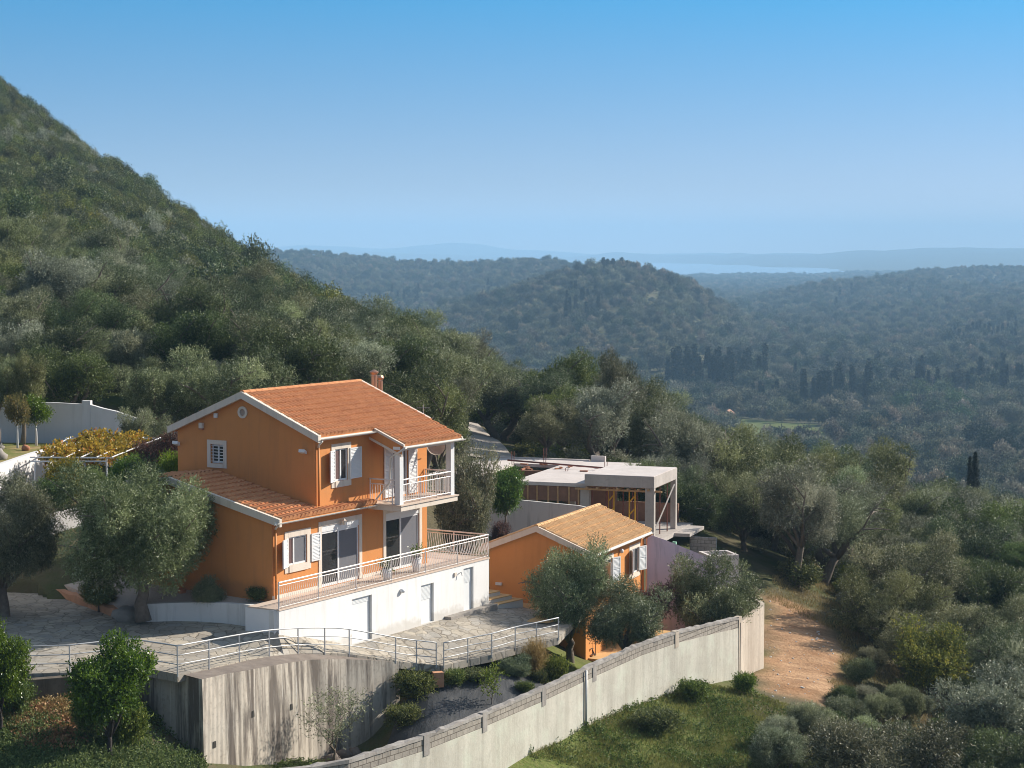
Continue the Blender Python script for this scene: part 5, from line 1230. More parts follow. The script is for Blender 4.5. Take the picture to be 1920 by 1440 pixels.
# orange lower yard wall beside the annexe, iron stair
solo('grey_yard_wall', strip(MB(), [(-1.6, 104.0), (.42, 103.6), (3.5, 103.0), (5.0, 102.6)], -.1, .1, -6, [.12, .2, -.02, -.3]), M['grey_wall'], (.4, 103.6, -3), 'grey stained wall behind the orange annexe roof', 'wall')
solo('lilac_wall', strip(MB(), [(6.45, 94.75), (7.3, 95.0), (8.4, 95.3), (9.5, 95.65), (10.6, 96)], -.1, .1, -8, [-.30, -.62, -1.1, -1.6, -2.1]), M['lilac'], (8.4, 95.3, -4), 'lilac plastered wall sloping down beside the orange annexe', 'wall')
ys = thing('iron_stair', (3.0, 88.6, -4.9), 'thin rusty iron stair frame behind the olive trunk', 'stair')
mb = MB()
for o_ in (0, .55): mb.bar((2.35 + o_ * .7, 87.2 + o_ * .4, -2.7), (3.35 + o_ * .7, 88.0 + o_ * .4, -4.9), .03); mb.bar((2.35 + o_ * .7, 87.2 + o_ * .4, -1.9), (3.35 + o_ * .7, 88.0 + o_ * .4, -4.1), .02); mb.bar((3.35 + o_ * .7, 88.0 + o_ * .4, -4.9), (3.35 + o_ * .7, 88.0 + o_ * .4, -4.1), .02)
part(ys, 'stringers', mb, M['dark_metal'])
mb = MB()
for k in range(8):
    w = (k + .5) / 8; x, y, z = 2.35 + w, 87.2 + .8 * w, -2.7 - 2.2 * w; mb.face([(x, y, z), (x + .385, y + .22, z), (x + .385 + .12, y + .22 - .2, z), (x + .12, y - .2, z)])
part(ys, 'treads', mb, M['dark_metal'])
struct('yard_paving', poly_sheet([SH.p(.4, 2.3, -4.86), SH.p(8, 2.3, -4.86), SH.p(8, 4.2, -4.9), SH.p(.2, 4.2, -4.9)], .8, .5), M['ytile'])
# concrete tank
tk = thing('concrete_tank', (10.8, 103, -4), 'open pale concrete tank behind the lilac wall', 'tank'); TF = Frame((10.2, 102.4, 0), R(75))
mb = MB()
for q in ((0, 1.6, 0, .15), (0, 1.6, -1.5, -1.35), (0, .15, -1.349, -.001), (1.45, 1.6, -1.349, -.001)): mb.box(TF, *q, -6, -2.55)
part(tk, 'wall', mb, M['slab_top']); part(tk, 'water', MB().box(TF, .151, 1.449, -1.348, -.002, -6, -2.95), M['rockdark'])

# ------------------------------------------------------------------ unfinished concrete building
CF = Frame((3.96, 108, 0), R(109.3))
sh = thing('unfinished_building', CF.p(0, -5, -2.2), 'unfinished flat roofed concrete building on steel props with timber formwork', 'building')
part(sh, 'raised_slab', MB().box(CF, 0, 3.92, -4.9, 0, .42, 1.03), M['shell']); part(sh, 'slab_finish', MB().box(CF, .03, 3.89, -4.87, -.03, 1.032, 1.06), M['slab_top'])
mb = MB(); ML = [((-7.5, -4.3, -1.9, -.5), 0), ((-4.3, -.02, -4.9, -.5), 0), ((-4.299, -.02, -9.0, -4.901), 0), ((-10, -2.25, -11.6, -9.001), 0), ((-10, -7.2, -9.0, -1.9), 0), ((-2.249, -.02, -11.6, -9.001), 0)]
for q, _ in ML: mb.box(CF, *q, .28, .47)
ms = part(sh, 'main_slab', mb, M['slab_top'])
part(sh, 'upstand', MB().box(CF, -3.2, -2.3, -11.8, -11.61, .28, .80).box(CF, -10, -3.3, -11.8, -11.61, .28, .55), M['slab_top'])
for u, v in ((3.4, -.35), (3.62, -4.9), (-.4, -.8), (-3.6, -.9), (-1.6, -2.6)):
    w_ = .5 if v > -1 else .3
    part(sh, 'column', MB().box(CF, u, u + w_, v, v + .3, -2.4, .418 if u > 0 else .279), M['shell'])
part(sh, 'floor_slab', MB().box(CF, -10, 4.2, -7.5, .05, -2.62, -2.4).box(CF, 4.201, 5.1, -6.5, -3.2, -2.6, -2.42), M['shell'])
part(sh, 'dark_backing', MB().box(CF, -8, -.3, -7.4, -7.2, -2.4, .27).box(CF, -.299, 3.4, -7.4, -7.2, -2.4, -1.3), M['brownwood'])  # brown sheets added behind the frame, standing in for the shaded interior
part(sh, 'formwork', MB().box(CF, -4.3, -.05, -.62, -.58, -.55, .24).box(CF, -4.9, -4.301, -.62, -.58, -.75, .2), M['brownwood'])
for k, u in enumerate((-4.2, -3.5, -2.95, -2.3, -1.75, -1.1, -.55)): part(sh, 'timber_stud', MB().box(CF, u, u + .09, -.56, -.49, -1.0 if k % 2 else -.7, .26), M['wood'])
part(sh, 'timber_bearer', MB().box(CF, -.6, 4.3, -.25, -.15, .17, .27), M['wood'])
for k in range(7): part(sh, 'timber_joist', MB().box(CF, .1 + k * .58, .2 + k * .58, -4.5, .16, .275, .37), M['wood'])
for k, (u, v) in enumerate([(.3, -.5), (.75, -1.6), (1.2, -.4), (1.5, -2.4), (1.9, -3.4), (2.45, -1.4), (2.8, -.6), (3.1, -3.0), (.5, -3.6), (2.1, -2.2), (3.6, -2.4), (3.7, -3.6), (-.9, -1.5), (-2.2, -2), (-3.1, -1.6), (-3.9, -2.4)]):
    part(sh, 'prop', MB().bar(CF.p(u, v, -2.39), CF.p(u, v, .27), .035), M['redsteel'])
for u in (1.05, 2.25):
    mb = MB()
    for d_ in (0, .32): mb.bar(CF.p(u + d_, -1.0, -2.39), CF.p(u + d_, -1.0, .2), .045)
    for z in (-1.9, -1.2, -.5): mb.bar(CF.p(u, -1.0, z), CF.p(u + .32, -1.0, z + .35), .04)
    part(sh, 'yellow_frame', mb, M['yellow'])
part(sh, 'leaning_plank', MB().bar(CF.p(3.75, -.1, -2.3), CF.p(4.2, -3.2, .3), .05, sides=4), M['shell'])
part(sh, 'mint_post', MB().box(CF, 4.6, 4.8, -1.5, -1.3, -5.5, -2.63), M['mint'])
part(sh, 'lower_wall', MB().box(CF, 4.9, 6.4, -4.2, -4.0, -6, -2.7), m_blocks('yard_blocks', (.94, -.33), (.42, .38, .34), (.36, .32, .29), (.2, .18, .16)))
mb = MB()
for u, v, h in ((-7.0, -8.0, 1.4), (-5.4, -9.2, 1.6), (-1.0, -7.2, .8), (-3.0, -6.0, .3)):
    for o_ in (0, .12): mb.bar(CF.p(u + o_, v, .47), CF.p(u + o_ * 1.3, v + .05, .47 + h * .6), .02, sides=4)
mb.bar(CF.p(-7, -7.2, .85), CF.p(-.9, -7.0, .62), .05, sides=4)
part(sh, 'starter_bars', mb, M['redsteel'])
rg = random.Random(21); mb = MB()
for k in range(16):
    u, v = rg.uniform(-6.5, -.4), rg.uniform(-8.8, -5.2); FF = Frame(CF.p(u, v, .475), rg.uniform(0, 3)); mb.box(FF, -.2 * rg.uniform(.5, 1.6), .2, -.06, .06, 0, .07)
rbk = solo('loose_bricks', mb, M['brick'], CF.p(-3.5, -7, .475), 'scatter of red bricks and offcuts on the unfinished roof slab', 'bricks'); rbk['kind'] = 'stuff'

# ------------------------------------------------------------------ tarp, blocks and rocks in the garden below the deck
TPg_old = [at_z(px, py, z)[:2] for px, py, z in [(745, 1425, -5.2), (772, 1330, -4.4), (800, 1300, -3.9), (828, 1268, -3.25), (880, 1262, -3.25), (950, 1250, -3.3), (1010, 1240, -3.4), (1030, 1275, -4.3), (985, 1310, -4.7), (905, 1352, -4.8), (830, 1390, -5.2), (770, 1420, -5.4)]]
TPg = [at_z(828, 1267, -3.2)[:2], at_z(880, 1259, -3.2)[:2], at_z(950, 1248, -3.2)[:2], at_z(1005, 1241, -3.3)[:2], (2.3, 79.2), (1.6, 76.2), (.3, 73.2), (-1.4, 70.3), (-3.0, 67.7), (-4.0, 66.6), (-5.2, 68.5), (-5.0, 72), (-4.35, 75.4), (-3.4, 76.6)]
def tarp_z(x, y):
    x = np.asarray(x, float); y = np.asarray(y, float)
    return gz(x, y) + .09 + _wave_noise(x * 1.0 + y * .35, y * .25, 16, .3, 1.6, 41) * .035
solo_t = struct('ground_sheet', poly_sheet([(x, y, 0) for x, y in TPg], .22, .0, tarp_z), M['tarp'], None, 'weed sheet', 'black weed membrane stretched over the bank below the driveway')
solo_t['kind'] = ''; del solo_t['kind']
for k, (px, py, D, s_) in enumerate([(643, 1402, 73.2, .34), (662, 1392, 73.6, .32), (684, 1400, 71.8, .30), (622, 1412, 72.6, .30), (712, 1398, 70.2, .24)]):
    x, y, z = at_d(px, py, D); z = float(gz(x, y)) + s_ * .4
    solo('rock', MB().blob((x, y, z), (s_, s_ * .8, s_ * .75), 60 + k, .25), M['rockdark'], (x, y, z - s_ * .5), ['dark round rock at the foot of the concrete wall, leftmost but one', 'highest dark rock between concrete wall and boundary wall', 'dark rock closest to the boundary wall coping', 'leftmost dark rock below the concrete wall', 'small dark rock at the lower end of the black sheet'][k], 'rock', 'rocks at the foot of the concrete wall', True)
q = at_z(821, 1259, -3.0); BF = Frame((q[0], q[1], 0), R(70)); solo('cement_block', MB().box(BF, -.2, .2, -.15, .15, -3.6, -3.02), M['curb'], (q[0], q[1], -3.2), 'square tan cement block at the top corner of the black sheet', 'block')
for k, (px, py, D, s_, c_) in enumerate([(-5, 845, 90.5, .42, 'rock'), (-4, 818, 95, .28, 'rock'), (48, 836, 94.5, .22, 'brick')]):
    x, y, _ = at_d(px, py, D); solo('stone', MB().blob((x, y, 3.72 + s_ * .5), (s_, s_ * .8, s_ * .8), 80 + k, .2), M[c_], (x, y, 3.72), ['large tan boulder at the left edge of the lawn', 'smaller tan stone behind the boulder on the lawn', 'red brick edged tree ring on the lawn'][k], 'stone', None, True)
q = at_z(342, 1117, -.15)
pc = thing('clay_pot', (q[0], q[1], -.15), 'small clay pot with a plant on the gravel', 'flower pot'); part(pc, 'pot', MB().tube([(q[0], q[1], -.15), (q[0], q[1], .12)], [.12, .18], 10), M['potclay'])
# flower pots on the terrace
pot_plant(HF, 5.95, 1.15, 0.0, 'pot', 'flower_pot', 'pale pot with small pink flowering plant, nearer on the terrace', 'l_lime', .5, 5)
pot_plant(HF, 8.35, .95, 0.0, 'pot', 'flower_pot', 'taller pale pot with bushy plant by the right sliding door', 'l_citrus', .62, 6)
# ------------------------------------------------------------------ garden trees and shrubs (each its own thing)
tree_px('bigolive', 'olive_tree', 268, 1150, 75.0, 322, 872, 'large old olive tree with gnarled trunk beside the gravel bed', 'tree', 2.2, z=-.45)
tree_px('bigolive2', 'olive_tree', 8, 1150, 76.5, 240, 893, 'large drooping olive tree cut off by the left edge, beside the driveway', 'tree', .6, z=-1.0)
tree_px('orangetree', 'orange_tree', 207, 1424, 62.2, 158, 1196, 'glossy green orange tree in front of the concrete wall corner', 'tree', 1.0)
tree_px('orangetree', 'orange_tree', 2, 1372, 63.5, 112, 1166, 'glossy green orange tree cut off by the left edge below the handrail', 'tree', 3.3)
tree_px('sapling', 'young_olive', 628, 1425, 71.0, 150, 1290, 'thin bare young olive in front of the streaked concrete wall', 'tree', 1.0)
tree_px('whiplash', 'young_tree', 922, 1330, 75.5, 46, 1248, 'slender leafy sapling growing through the black sheet', 'tree', .4)
tree_px('denseolive', 'olive_tree', 1068, 1236, 85.2, 165, 1018, 'olive tree with thick dark trunk in front of the annexe windows', 'tree', .9)
tree_px('denseolive2', 'olive_tree', 1170, 1243, 84.2, 165, 1088, 'lower olive tree leaning over the boundary wall, right of the thick trunk', 'tree', 2.9)
tree_px('denseolive2', 'olive_tree', 1342, 1245, 92.0, 182, 1044, 'broad bushy olive behind the boundary wall corner, before the lilac wall', 'tree', 4.0)
tree_px('purplebush', 'shrub', 1225, 1180, 92.5, 90, 1085, 'brownish shrub between the lilac wall and the bushy olive', 'shrub', .3, 'l_purple')
tree_px('denseolive', 'olive_tree', 872, 1045, 95.5, 130, 842, 'dense olive tree between terrace railing and unfinished building', 'tree', 1.5, z=-2.9)
tree_px('limebush', 'citrus_tree', 948, 975, 99.5, 64, 890, 'small bright green citrus tree beside the grey wall', 'tree', .4, 'l_citrus')
tree_px('limebush', 'shrub', 938, 1030, 97.5, 34, 985, 'small dark shrub at the foot of the grey wall', 'shrub', .9, 'l_purple')
tree_px('purplebush', 'purple_shrub', 296, 925, 90.5, 108, 800, 'purple brown leafed shrub against the left end of the house', 'shrub', .2)
tree_px('denseolive', 'olive_tree', 272, 900, 96, 105, 765, 'greyish olive bush behind the vine pergola', 'tree', 5.1)
for k, (px, py, D, w, top, lab) in enumerate([(238, 960, 84.5, 62, 868, 'bright green leafy shrub rising behind the middle of the large olive'), (322, 970, 83.5, 66, 866, 'bright green leafy shrub between large olive and house wall'), (182, 975, 85, 46, 890, 'bright green leafy shrub left behind the large olive')]):
    tree_px('limebush', 'leafy_shrub', px, py, D, w, top, lab, 'shrub', k * 1.3)
tree_px('limebush', 'leafy_shrub', 118, 955, 86.5, 70, 872, 'vine stem shrub growing up below the pergola', 'shrub', .5, 'l_yellow')
tree_px('limebush', 'leafy_shrub', 100, 960, 85.5, 70, 905, 'dark green shrub on the planter wall', 'shrub', 2.5, 'l_citrus')
tree_px('bush', 'lavender_bush', 388, 1140, 75.5, 62, 1085, 'rounded lavender like bush on the gravel near the house corner', 'shrub', 1)
tree_px('weedbush', 'low_shrub', 484, 1127, 75.2, 40, 1108, 'low rose shrub at the foot of the house corner', 'shrub', 1)
tree_px('bush', 'low_shrub', 185, 1140, 77.5, 70, 1095, 'low yellowish shrub left of the large olive trunk', 'shrub', 3, 'l_yellow')
# lawn trees with limewashed trunks
tree_px('lemontree', 'lemon_tree', 68, 825, 96.2, 52, 742, 'small leaning lemon tree with limewashed trunk before the shaded wall', 'tree', .5, 'l_citrus')
tree_px('lemontree', 'lemon_tree', 33, 829, 95.0, 46, 740, 'slim yellow green lemon tree with limewashed trunk on the lawn', 'tree', 2.5)
tree_px('oliveC', 'olive_tree', 43, 822, 97.4, 92, 664, 'olive tree with pale straight trunk standing on the lawn', 'tree', .3)
tree_px('oliveA', 'olive_tree', -6, 822, 97.8, 120, 668, 'olive tree over the lawn, cut off by the left edge', 'tree', 1.3)
# grove trees that stand out
tree_px('veeolive', 'olive_tree', 1532, 1104, 117, 235, 918, 'spreading olive with a wide V shaped pair of trunks beyond the dirt clearing', 'tree', .1)
tree_px('oliveA', 'olive_tree', 1394, 1060, 118, 150, 888, 'olive with one dark upright trunk behind the return wall', 'tree', .8)
tree_px('oliveD', 'olive_tree', 1664, 1243, 103, 225, 1062, 'broad olive with straight trunk right of the dirt clearing', 'tree', 2.0)
tree_px('yellowtree', 'deciduous_tree', 1742, 1328, 94.0, 155, 1160, 'yellow and green deciduous tree among the olives at lower right', 'tree', 1.0)
tree_px('denseolive', 'pine_shrub', 1905, 1095, 118, 110, 1012, 'bright green rounded evergreen at the right edge', 'tree', 1.0, 'l_lime')
tree_px('oliveC', 'olive_tree', 1160, 935, 138, 120, 664, 'tallest tree of the grove, topping the canopy behind the unfinished building', 'tree', 2.2)
tree_px('oliveB', 'olive_tree', 935, 828, 142, 190, 690, 'olive with long dark leaning trunk beside the road', 'tree', 4.2)
tree_px('oliveD', 'olive_tree', 818, 800, 118, 150, 712, 'rounded olive just behind the house roof, left of the road', 'tree', 3.2, z=-1.2)

for k, (u, v, lab) in enumerate([(.6, -9.6, 'dark shrubby olive seen through the left bay of the unfinished frame'), (2.4, -10.2, 'dark shrubby olive seen between the yellow frames'), (4.0, -9.0, 'dark shrubby olive behind the corner column of the unfinished frame')]):
    x_, y_, _ = CF.p(u, v, 0); place('denseolive', 'olive_tree', (x_, y_, float(gz(x_, y_))), k * 2.0, .85, lab, 'tree', None, 'l_dark')
def footprint(F, u0, u1, v0, v1): return [F.p(u0, v0, 0)[:2], F.p(u1, v0, 0)[:2], F.p(u1, v1, 0)[:2], F.p(u0, v1, 0)[:2]]
EXC = [footprint(HF, -2, 14, -8.2, 2.2), footprint(SH, -.5, 8.6, -3.2, 3.4), footprint(CF, -11.5, 7.0, -13, 1.5), ROAD, DIRT, LAWN, DECK,
       [(-24, 80), (-15, 80), (-15, 99.5), (-36, 102.5)], [(-10, 60), (-4, 62), (2, 74), (8, 84), (12, 88), (12, 97), (5, 105), (-6, 105), (-12, 80)],
       [at_z(px, py, -6.5)[:2] for px, py in [(940, 1450), (1100, 1370), (1290, 1310), (1440, 1290), (1600, 1330), (1540, 1350), (1420, 1400), (1390, 1460)]]]
PLACED = []
for o in COL.objects:
    if o.get('category') == 'tree': PLACED.append((o.location.x, o.location.y))
def zone(n, px0, px1, d0, d1, pad, seed, label, kinds, sc, group, leaf=None, tries=9000, cond=None):
    rg = random.Random(seed); nr = np.random.default_rng(seed); k = 0
    D = np.sqrt(nr.uniform(d0 * d0, d1 * d1, tries)); PX = nr.uniform(px0, px1, tries); X = (PX - 960) / FPX * D; ok = np.ones(tries, bool)
    for e_ in EXC: ok &= poly_dist(X, D, e_) <= -.6
    for px, d, x in zip(PX[ok], D[ok], X[ok]):
        if k >= n: break
        if cond and not cond(px, d): continue
        if any((x - a) ** 2 + (d - c_) ** 2 < pad * pad for a, c_ in PLACED): continue
        x, d = float(x), float(d); PLACED.append((x, d)); k += 1; kk = rg.choice(kinds); s_ = sc * rg.uniform(.78, 1.25); z = float(gz(x, d)); q_ = rg.random(); lf = leaf or ('l_dark' if q_ < .22 else 'l_grey' if q_ < .42 else 'l_olive' if q_ < .6 else None)
        place(kk, 'olive_tree', (x, d, z - .05), rg.uniform(0, 6.28), (s_, s_, s_ * rg.uniform(.88, 1.15)), label, 'tree', group, lf)
    return k
ALLO = ['oliveA', 'oliveB', 'oliveC', 'oliveD', 'oliveE']
c = 0
c += zone(27, 1400, 2040, 55, 88, 2.9, 101, 'low young olive among those filling the lower right corner', ['oliveE', 'oliveE', 'oliveA'], .98, 'young olives in the lower right corner', None, cond=lambda px, d: px > 1420 + max(0, (d - 62)) * 20 and (d < 72.5 or px > 1860))
c += zone(46, 1590, 2060, 86, 124, 3.4, 102, 'olive tree on the right hand slope beyond the dirt clearing', ['oliveA', 'oliveD', 'oliveB', 'oliveA'], .9, 'olives on the right hand slope', cond=lambda px, d: px > 1690 and not (1600 < px < 1860 and d < 96))
c += zone(95, 1215, 2080, 113, 158, 3.9, 103, 'olive tree in the dense grove right of the unfinished building', ALLO[:4], 1.05, 'olives in the grove right of the unfinished building', cond=lambda px, d: not (1340 < px < 1400 and d > 128))
c += zone(40, 885, 1230, 122, 168, 4.0, 104, 'olive tree in the dense grove behind the unfinished building', ALLO[:4], 1.08, 'olives in the grove behind the unfinished building', cond=lambda px, d: px > 1020 or d > 155)
c += zone(70, 480, 885, 104, 196, 4.0, 105, 'olive tree on the slope right behind the house roof', ALLO[:4], 1.05, 'olives on the slope behind the house', cond=lambda px, d: px < 845 or d > 152)
c += zone(95, -130, 480, 102, 205, 4.0, 106, 'olive tree on the hillside above the lawn and pergola', ALLO, 1.0, 'olives on the hillside above the lawn', cond=lambda px, d: d < 200 - max(0, px - 280) * .12)
c += zone(10, 1440, 1600, 73, 85, 1.9, 107, 'low bushy olive regrowth at the near edge of the dirt clearing', ['oliveE'], .5, 'low olive regrowth by the dirt clearing')
c += zone(22, 1585, 1850, 74, 96, 2.0, 108, 'low bushy olive on the dry grass below the dirt clearing', ['oliveE', 'oliveE', 'bush'], .5, 'low olives on the dry grass')
print('grove trees', c)

# small plants in the garden below the driveway and along the walls
def plantz(kname, name, lst, m=None):
    for k, (px, py, D, w, h, lab) in enumerate(lst):
        x, y, _ = at_d(px, py, D); z = float(gz(x, y)); R_, H = KIT[kname][4], KIT[kname][5]; s_ = w / FPX * D / (2 * R_)
        place(kname, name, (x, y, z), k * 1.7, (s_, s_, h / FPX * D / H), lab, 'plant', None, m)
plantz('weedbush', 'weed_clump', [(778, 1300, 75.7, 77, 40, 'bright weeds spilling over the top left of the black sheet'), (757, 1368, 74.3, 68, 31, 'yellowing weeds between the concrete wall end and black sheet'),
        (893, 1246, 77.3, 68, 18, 'low weeds along the driveway edge above the black sheet'), (851, 1290, 76.6, 44, 24, 'weeds growing from the fold of the black sheet'),
        (985, 1290, 77.2, 37, 18, 'small green weed on the right part of the black sheet'), (1012, 1278, 79, 33, 21, 'small weed beside the boundary wall coping'),
        (1040, 1268, 79.6, 48, 43, 'tall feathery weed left of the olive trunk'), (700, 1432, 70.5, 66, 14, 'yellow green weeds along the foot of the concrete wall'), (556, 1438, 70, 132, 17, 'yellow green weeds at the bottom of the concrete wall')])
plantz('limebush', 'citrus_shrub', [(1100, 1255, 80.6, 62, 38, 'bright lime green shrub behind the boundary wall')], 'l_weed')
plantz('bush', 'dark_shrub', [(966, 1238, 78.6, 62, 40, 'dark green shrub under the driveway edge')])
plantz('tuft', 'dry_grass_tuft', [(1002, 1232, 79.3, 26, 36, 'dry straw coloured grass tuft under the driveway edge')])
plantz('orangetree', 'citrus_shrub', [(700, 1470, 61.6, 120, 70, 'leafy citrus shrub in front of the boundary wall at the bottom edge')], 'l_lime')
plantz('weedbush', 'weed_clump', [(1300, 1305, 83, 60, 30, 'green weeds at the foot of the boundary wall corner'), (1230, 1345, 78, 90, 36, 'weed patch on the grass slope below the boundary wall'), (1395, 1296, 86, 44, 30, 'dry weeds below the return wall')])
plantz('weedbush', 'weed_clump', [(178, 1375, 63.3, 90, 60, 'leafy weeds left of the orange tree trunk'), (240, 1385, 63.5, 80, 60, 'leafy weeds right of the orange tree trunk'), (25, 1330, 65, 80, 50, 'yellow flowering weeds at the left edge')])

# ------------------------------------------------------------------ grass and litter
def blades(name, pts, h, w, m, label, lean=.35, seed=0):
    rng = np.random.default_rng(seed); n = len(pts); a = rng.uniform(0, 6.28, n); H = h * rng.uniform(.5, 1.4, n)
    sd = np.stack([np.cos(a), np.sin(a), np.zeros(n)], 1) * (w * rng.uniform(.6, 1.3, n))[:, None]
    tip = np.stack([rng.normal(0, lean, n) * H, rng.normal(0, lean, n) * H, H], 1)
    mid = tip * .55 + sd * .6; mid2 = tip * .55 - sd * .6
    V = np.stack([pts + sd * .1, pts + mid, pts + tip, pts + mid2], 1).reshape(-1, 3); Fq = np.arange(4 * n).reshape(n, 4)
    cl = _wave_noise(pts[:, 0], pts[:, 1], 10, .8, 4, seed + 3)
    T = np.stack([np.clip(.5 + .25 * cl + rng.normal(0, .18, n), 0, 1), rng.random(n) * .75 + .25 * (cl < -.6), rng.random(n)], 1)
    return struct(name, np_mesh(name, V, Fq, {'tint': np.repeat(T, 4, 0)}), M[m], 'stuff', 'grass', label)
def scatter_px(n, poly_px, z, seed, dens=None):
    P = [at_z(px, py, z)[:2] for px, py in poly_px]; rng = np.random.default_rng(seed); bb = np.array(P); lo, hi = bb.min(0), bb.max(0); out = []
    x = rng.uniform(lo[0], hi[0], n * 4); y = rng.uniform(lo[1], hi[1], n * 4); k = poly_dist(x, y, P) > _wave_noise(x, y, 8, 1, 5, seed) * .4
    if dens is not None: k &= (_wave_noise(x, y, 10, 1.0, 6, seed + 1) > dens + rng.normal(0, .5, len(x)))
    x, y = x[k][:n], y[k][:n]; return np.stack([x, y, gz(x, y)], 1)
blades('meadow_grass', scatter_px(60000, [(930, 1470), (1075, 1385), (1180, 1345), (1290, 1306), (1400, 1300), (1560, 1335), (1560, 1400), (1480, 1480)], -6.3, 3, -.35), .13, .020, 'l_grass', 'sunlit rough grass below the boundary wall', seed=3)
def ground_cover(name, pts, m, label, per=24, rad=(.22, .22, .14), leaf=(.085, .05), seed=0, cat='weeds'):
    rng = np.random.default_rng(seed); n = len(pts); sz = rng.uniform(.5, 1.5, n)[:, None]
    V, Fq, T = leaf_cloud(rng, pts + np.array([0, 0, .07]), np.array([rad]) * sz, per, *leaf, up=.7, twig=4)
    return struct(name, np_mesh(name, V, Fq, {'tint': T}), M[m], 'stuff', cat, label)
ground_cover('weed_cover', scatter_px(3600, [(-120, 1395), (60, 1385), (150, 1392), (215, 1345), (300, 1290), (385, 1390), (395, 1490), (-120, 1490)], -3.0, 4, -.1), 'l_weed', 'dense leafy green weeds under the orange trees', 26, seed=4)
blades('slope_grass', np.concatenate([scatter_px(16000, [(1570, 1180), (1640, 1225), (1760, 1270), (1800, 1400), (1600, 1400), (1540, 1330), (1590, 1290)], -7.6, 15, -.4), scatter_px(9000, [(1435, 1150), (1480, 1080), (1640, 1100), (1620, 1190), (1560, 1175)], -6.6, 16, -.1)]), .16, .022, 'l_gold', 'dry straw coloured grass around the dirt clearing', seed=17)
ground_cover('dry_weeds', scatter_px(900, [(-100, 1320), (60, 1325), (150, 1320), (270, 1300), (200, 1345), (60, 1350), (-100, 1380)], -2.0, 14, .1), 'l_gold', 'dry straw coloured weeds below the low mossy wall', 20, (.2, .2, .1), (.10, .03), 8, 'dry weeds')
ground_cover('meadow_weeds', scatter_px(1500, [(930, 1470), (1075, 1385), (1180, 1345), (1290, 1306), (1400, 1300), (1480, 1335), (1480, 1400), (1420, 1480)], -6.3, 23, .25), 'l_weed', 'low green weed patches on the slope below the boundary wall', 30, (.3, .3, .16), seed=24)
lt = scatter_px(2600, [(20, 1345), (90, 1335), (150, 1350), (165, 1385), (90, 1390), (10, 1375)], -2.2, 6)
rng = np.random.default_rng(9); V, Fq, T = leaf_cloud(rng, lt + np.array([0, 0, .04]), [(.1, .1, .03)], 6, .12, .08, up=0, twig=3)
struct('dead_leaves', np_mesh('dead_leaves', V, Fq, {'tint': T}), M['l_dry'], 'stuff', 'dead leaves', 'heap of reddish fallen leaves below the low mossy wall')
st = scatter_px(120, [(1440, 1310), (1440, 1150), (1560, 1165), (1600, 1230), (1620, 1320), (1500, 1340)], -6.6, 11); mb = MB(); rg = random.Random(5)
for q in st:
    s_ = .025 + .05 * rg.random() ** 3; mb.blob((q[0], q[1], q[2] + s_ * .3), (s_, s_ * .8, s_ * .6), rg.randint(0, 9999), .3, 4, 5)
struct('stones', mb.mesh('stones'), M['stepriser'], 'stuff', 'stones', 'loose pale stones scattered over the bare earth')

# ------------------------------------------------------------------ woods: hillside scrub and valley forest (instanced, uncountable)
def wood_src(name, seed, R_, H, n_cl, per, leaf, m, zf=.9, base=.1):
    rng = np.random.default_rng(seed); d = rng.normal(size=(n_cl, 3)); d /= np.linalg.norm(d, axis=1)[:, None]; r = rng.random(n_cl) ** .5
    C = d * r[:, None] * np.array([R_ * .62, R_ * .62, H * .30]) + np.array([0, 0, H * .56]); C[:, 2] = np.maximum(C[:, 2], H * .28)
    V, Fq, T = leaf_cloud(rng, C, [(R_ * .36, R_ * .36, H * .24)], per, *leaf, up=.3, twig=4, shell=.35)
    V[:, 2] = np.maximum(V[:, 2], 0); me = np_mesh(name, V, Fq, {'tint': T}); me.materials.append(M[m]); return bpy.data.objects.new(name, me)
def cyp_src(name, seed, R_, H, n, leaf, m='l_cypress'):
    rng = np.random.default_rng(seed); h = rng.random(n) ** .85; a = rng.uniform(0, 6.28, n)
    prof = R_ * np.minimum(1, h * 6 + .25) * (1 - h) ** .62 * (1 + .16 * np.sin(a * 3 + h * 9)); rr = prof * rng.random(n) ** .4
    C = np.stack([np.cos(a) * rr, np.sin(a) * rr, h * H * .97], 1)
    V, Fq, T = leaf_cloud(rng, C, [(R_ * .16, R_ * .16, H * .02)], 4, *leaf, up=1.6, twig=4); me = np_mesh(name, V, Fq, {'tint': T}); me.materials.append(M[m]); return bpy.data.objects.new(name, me)
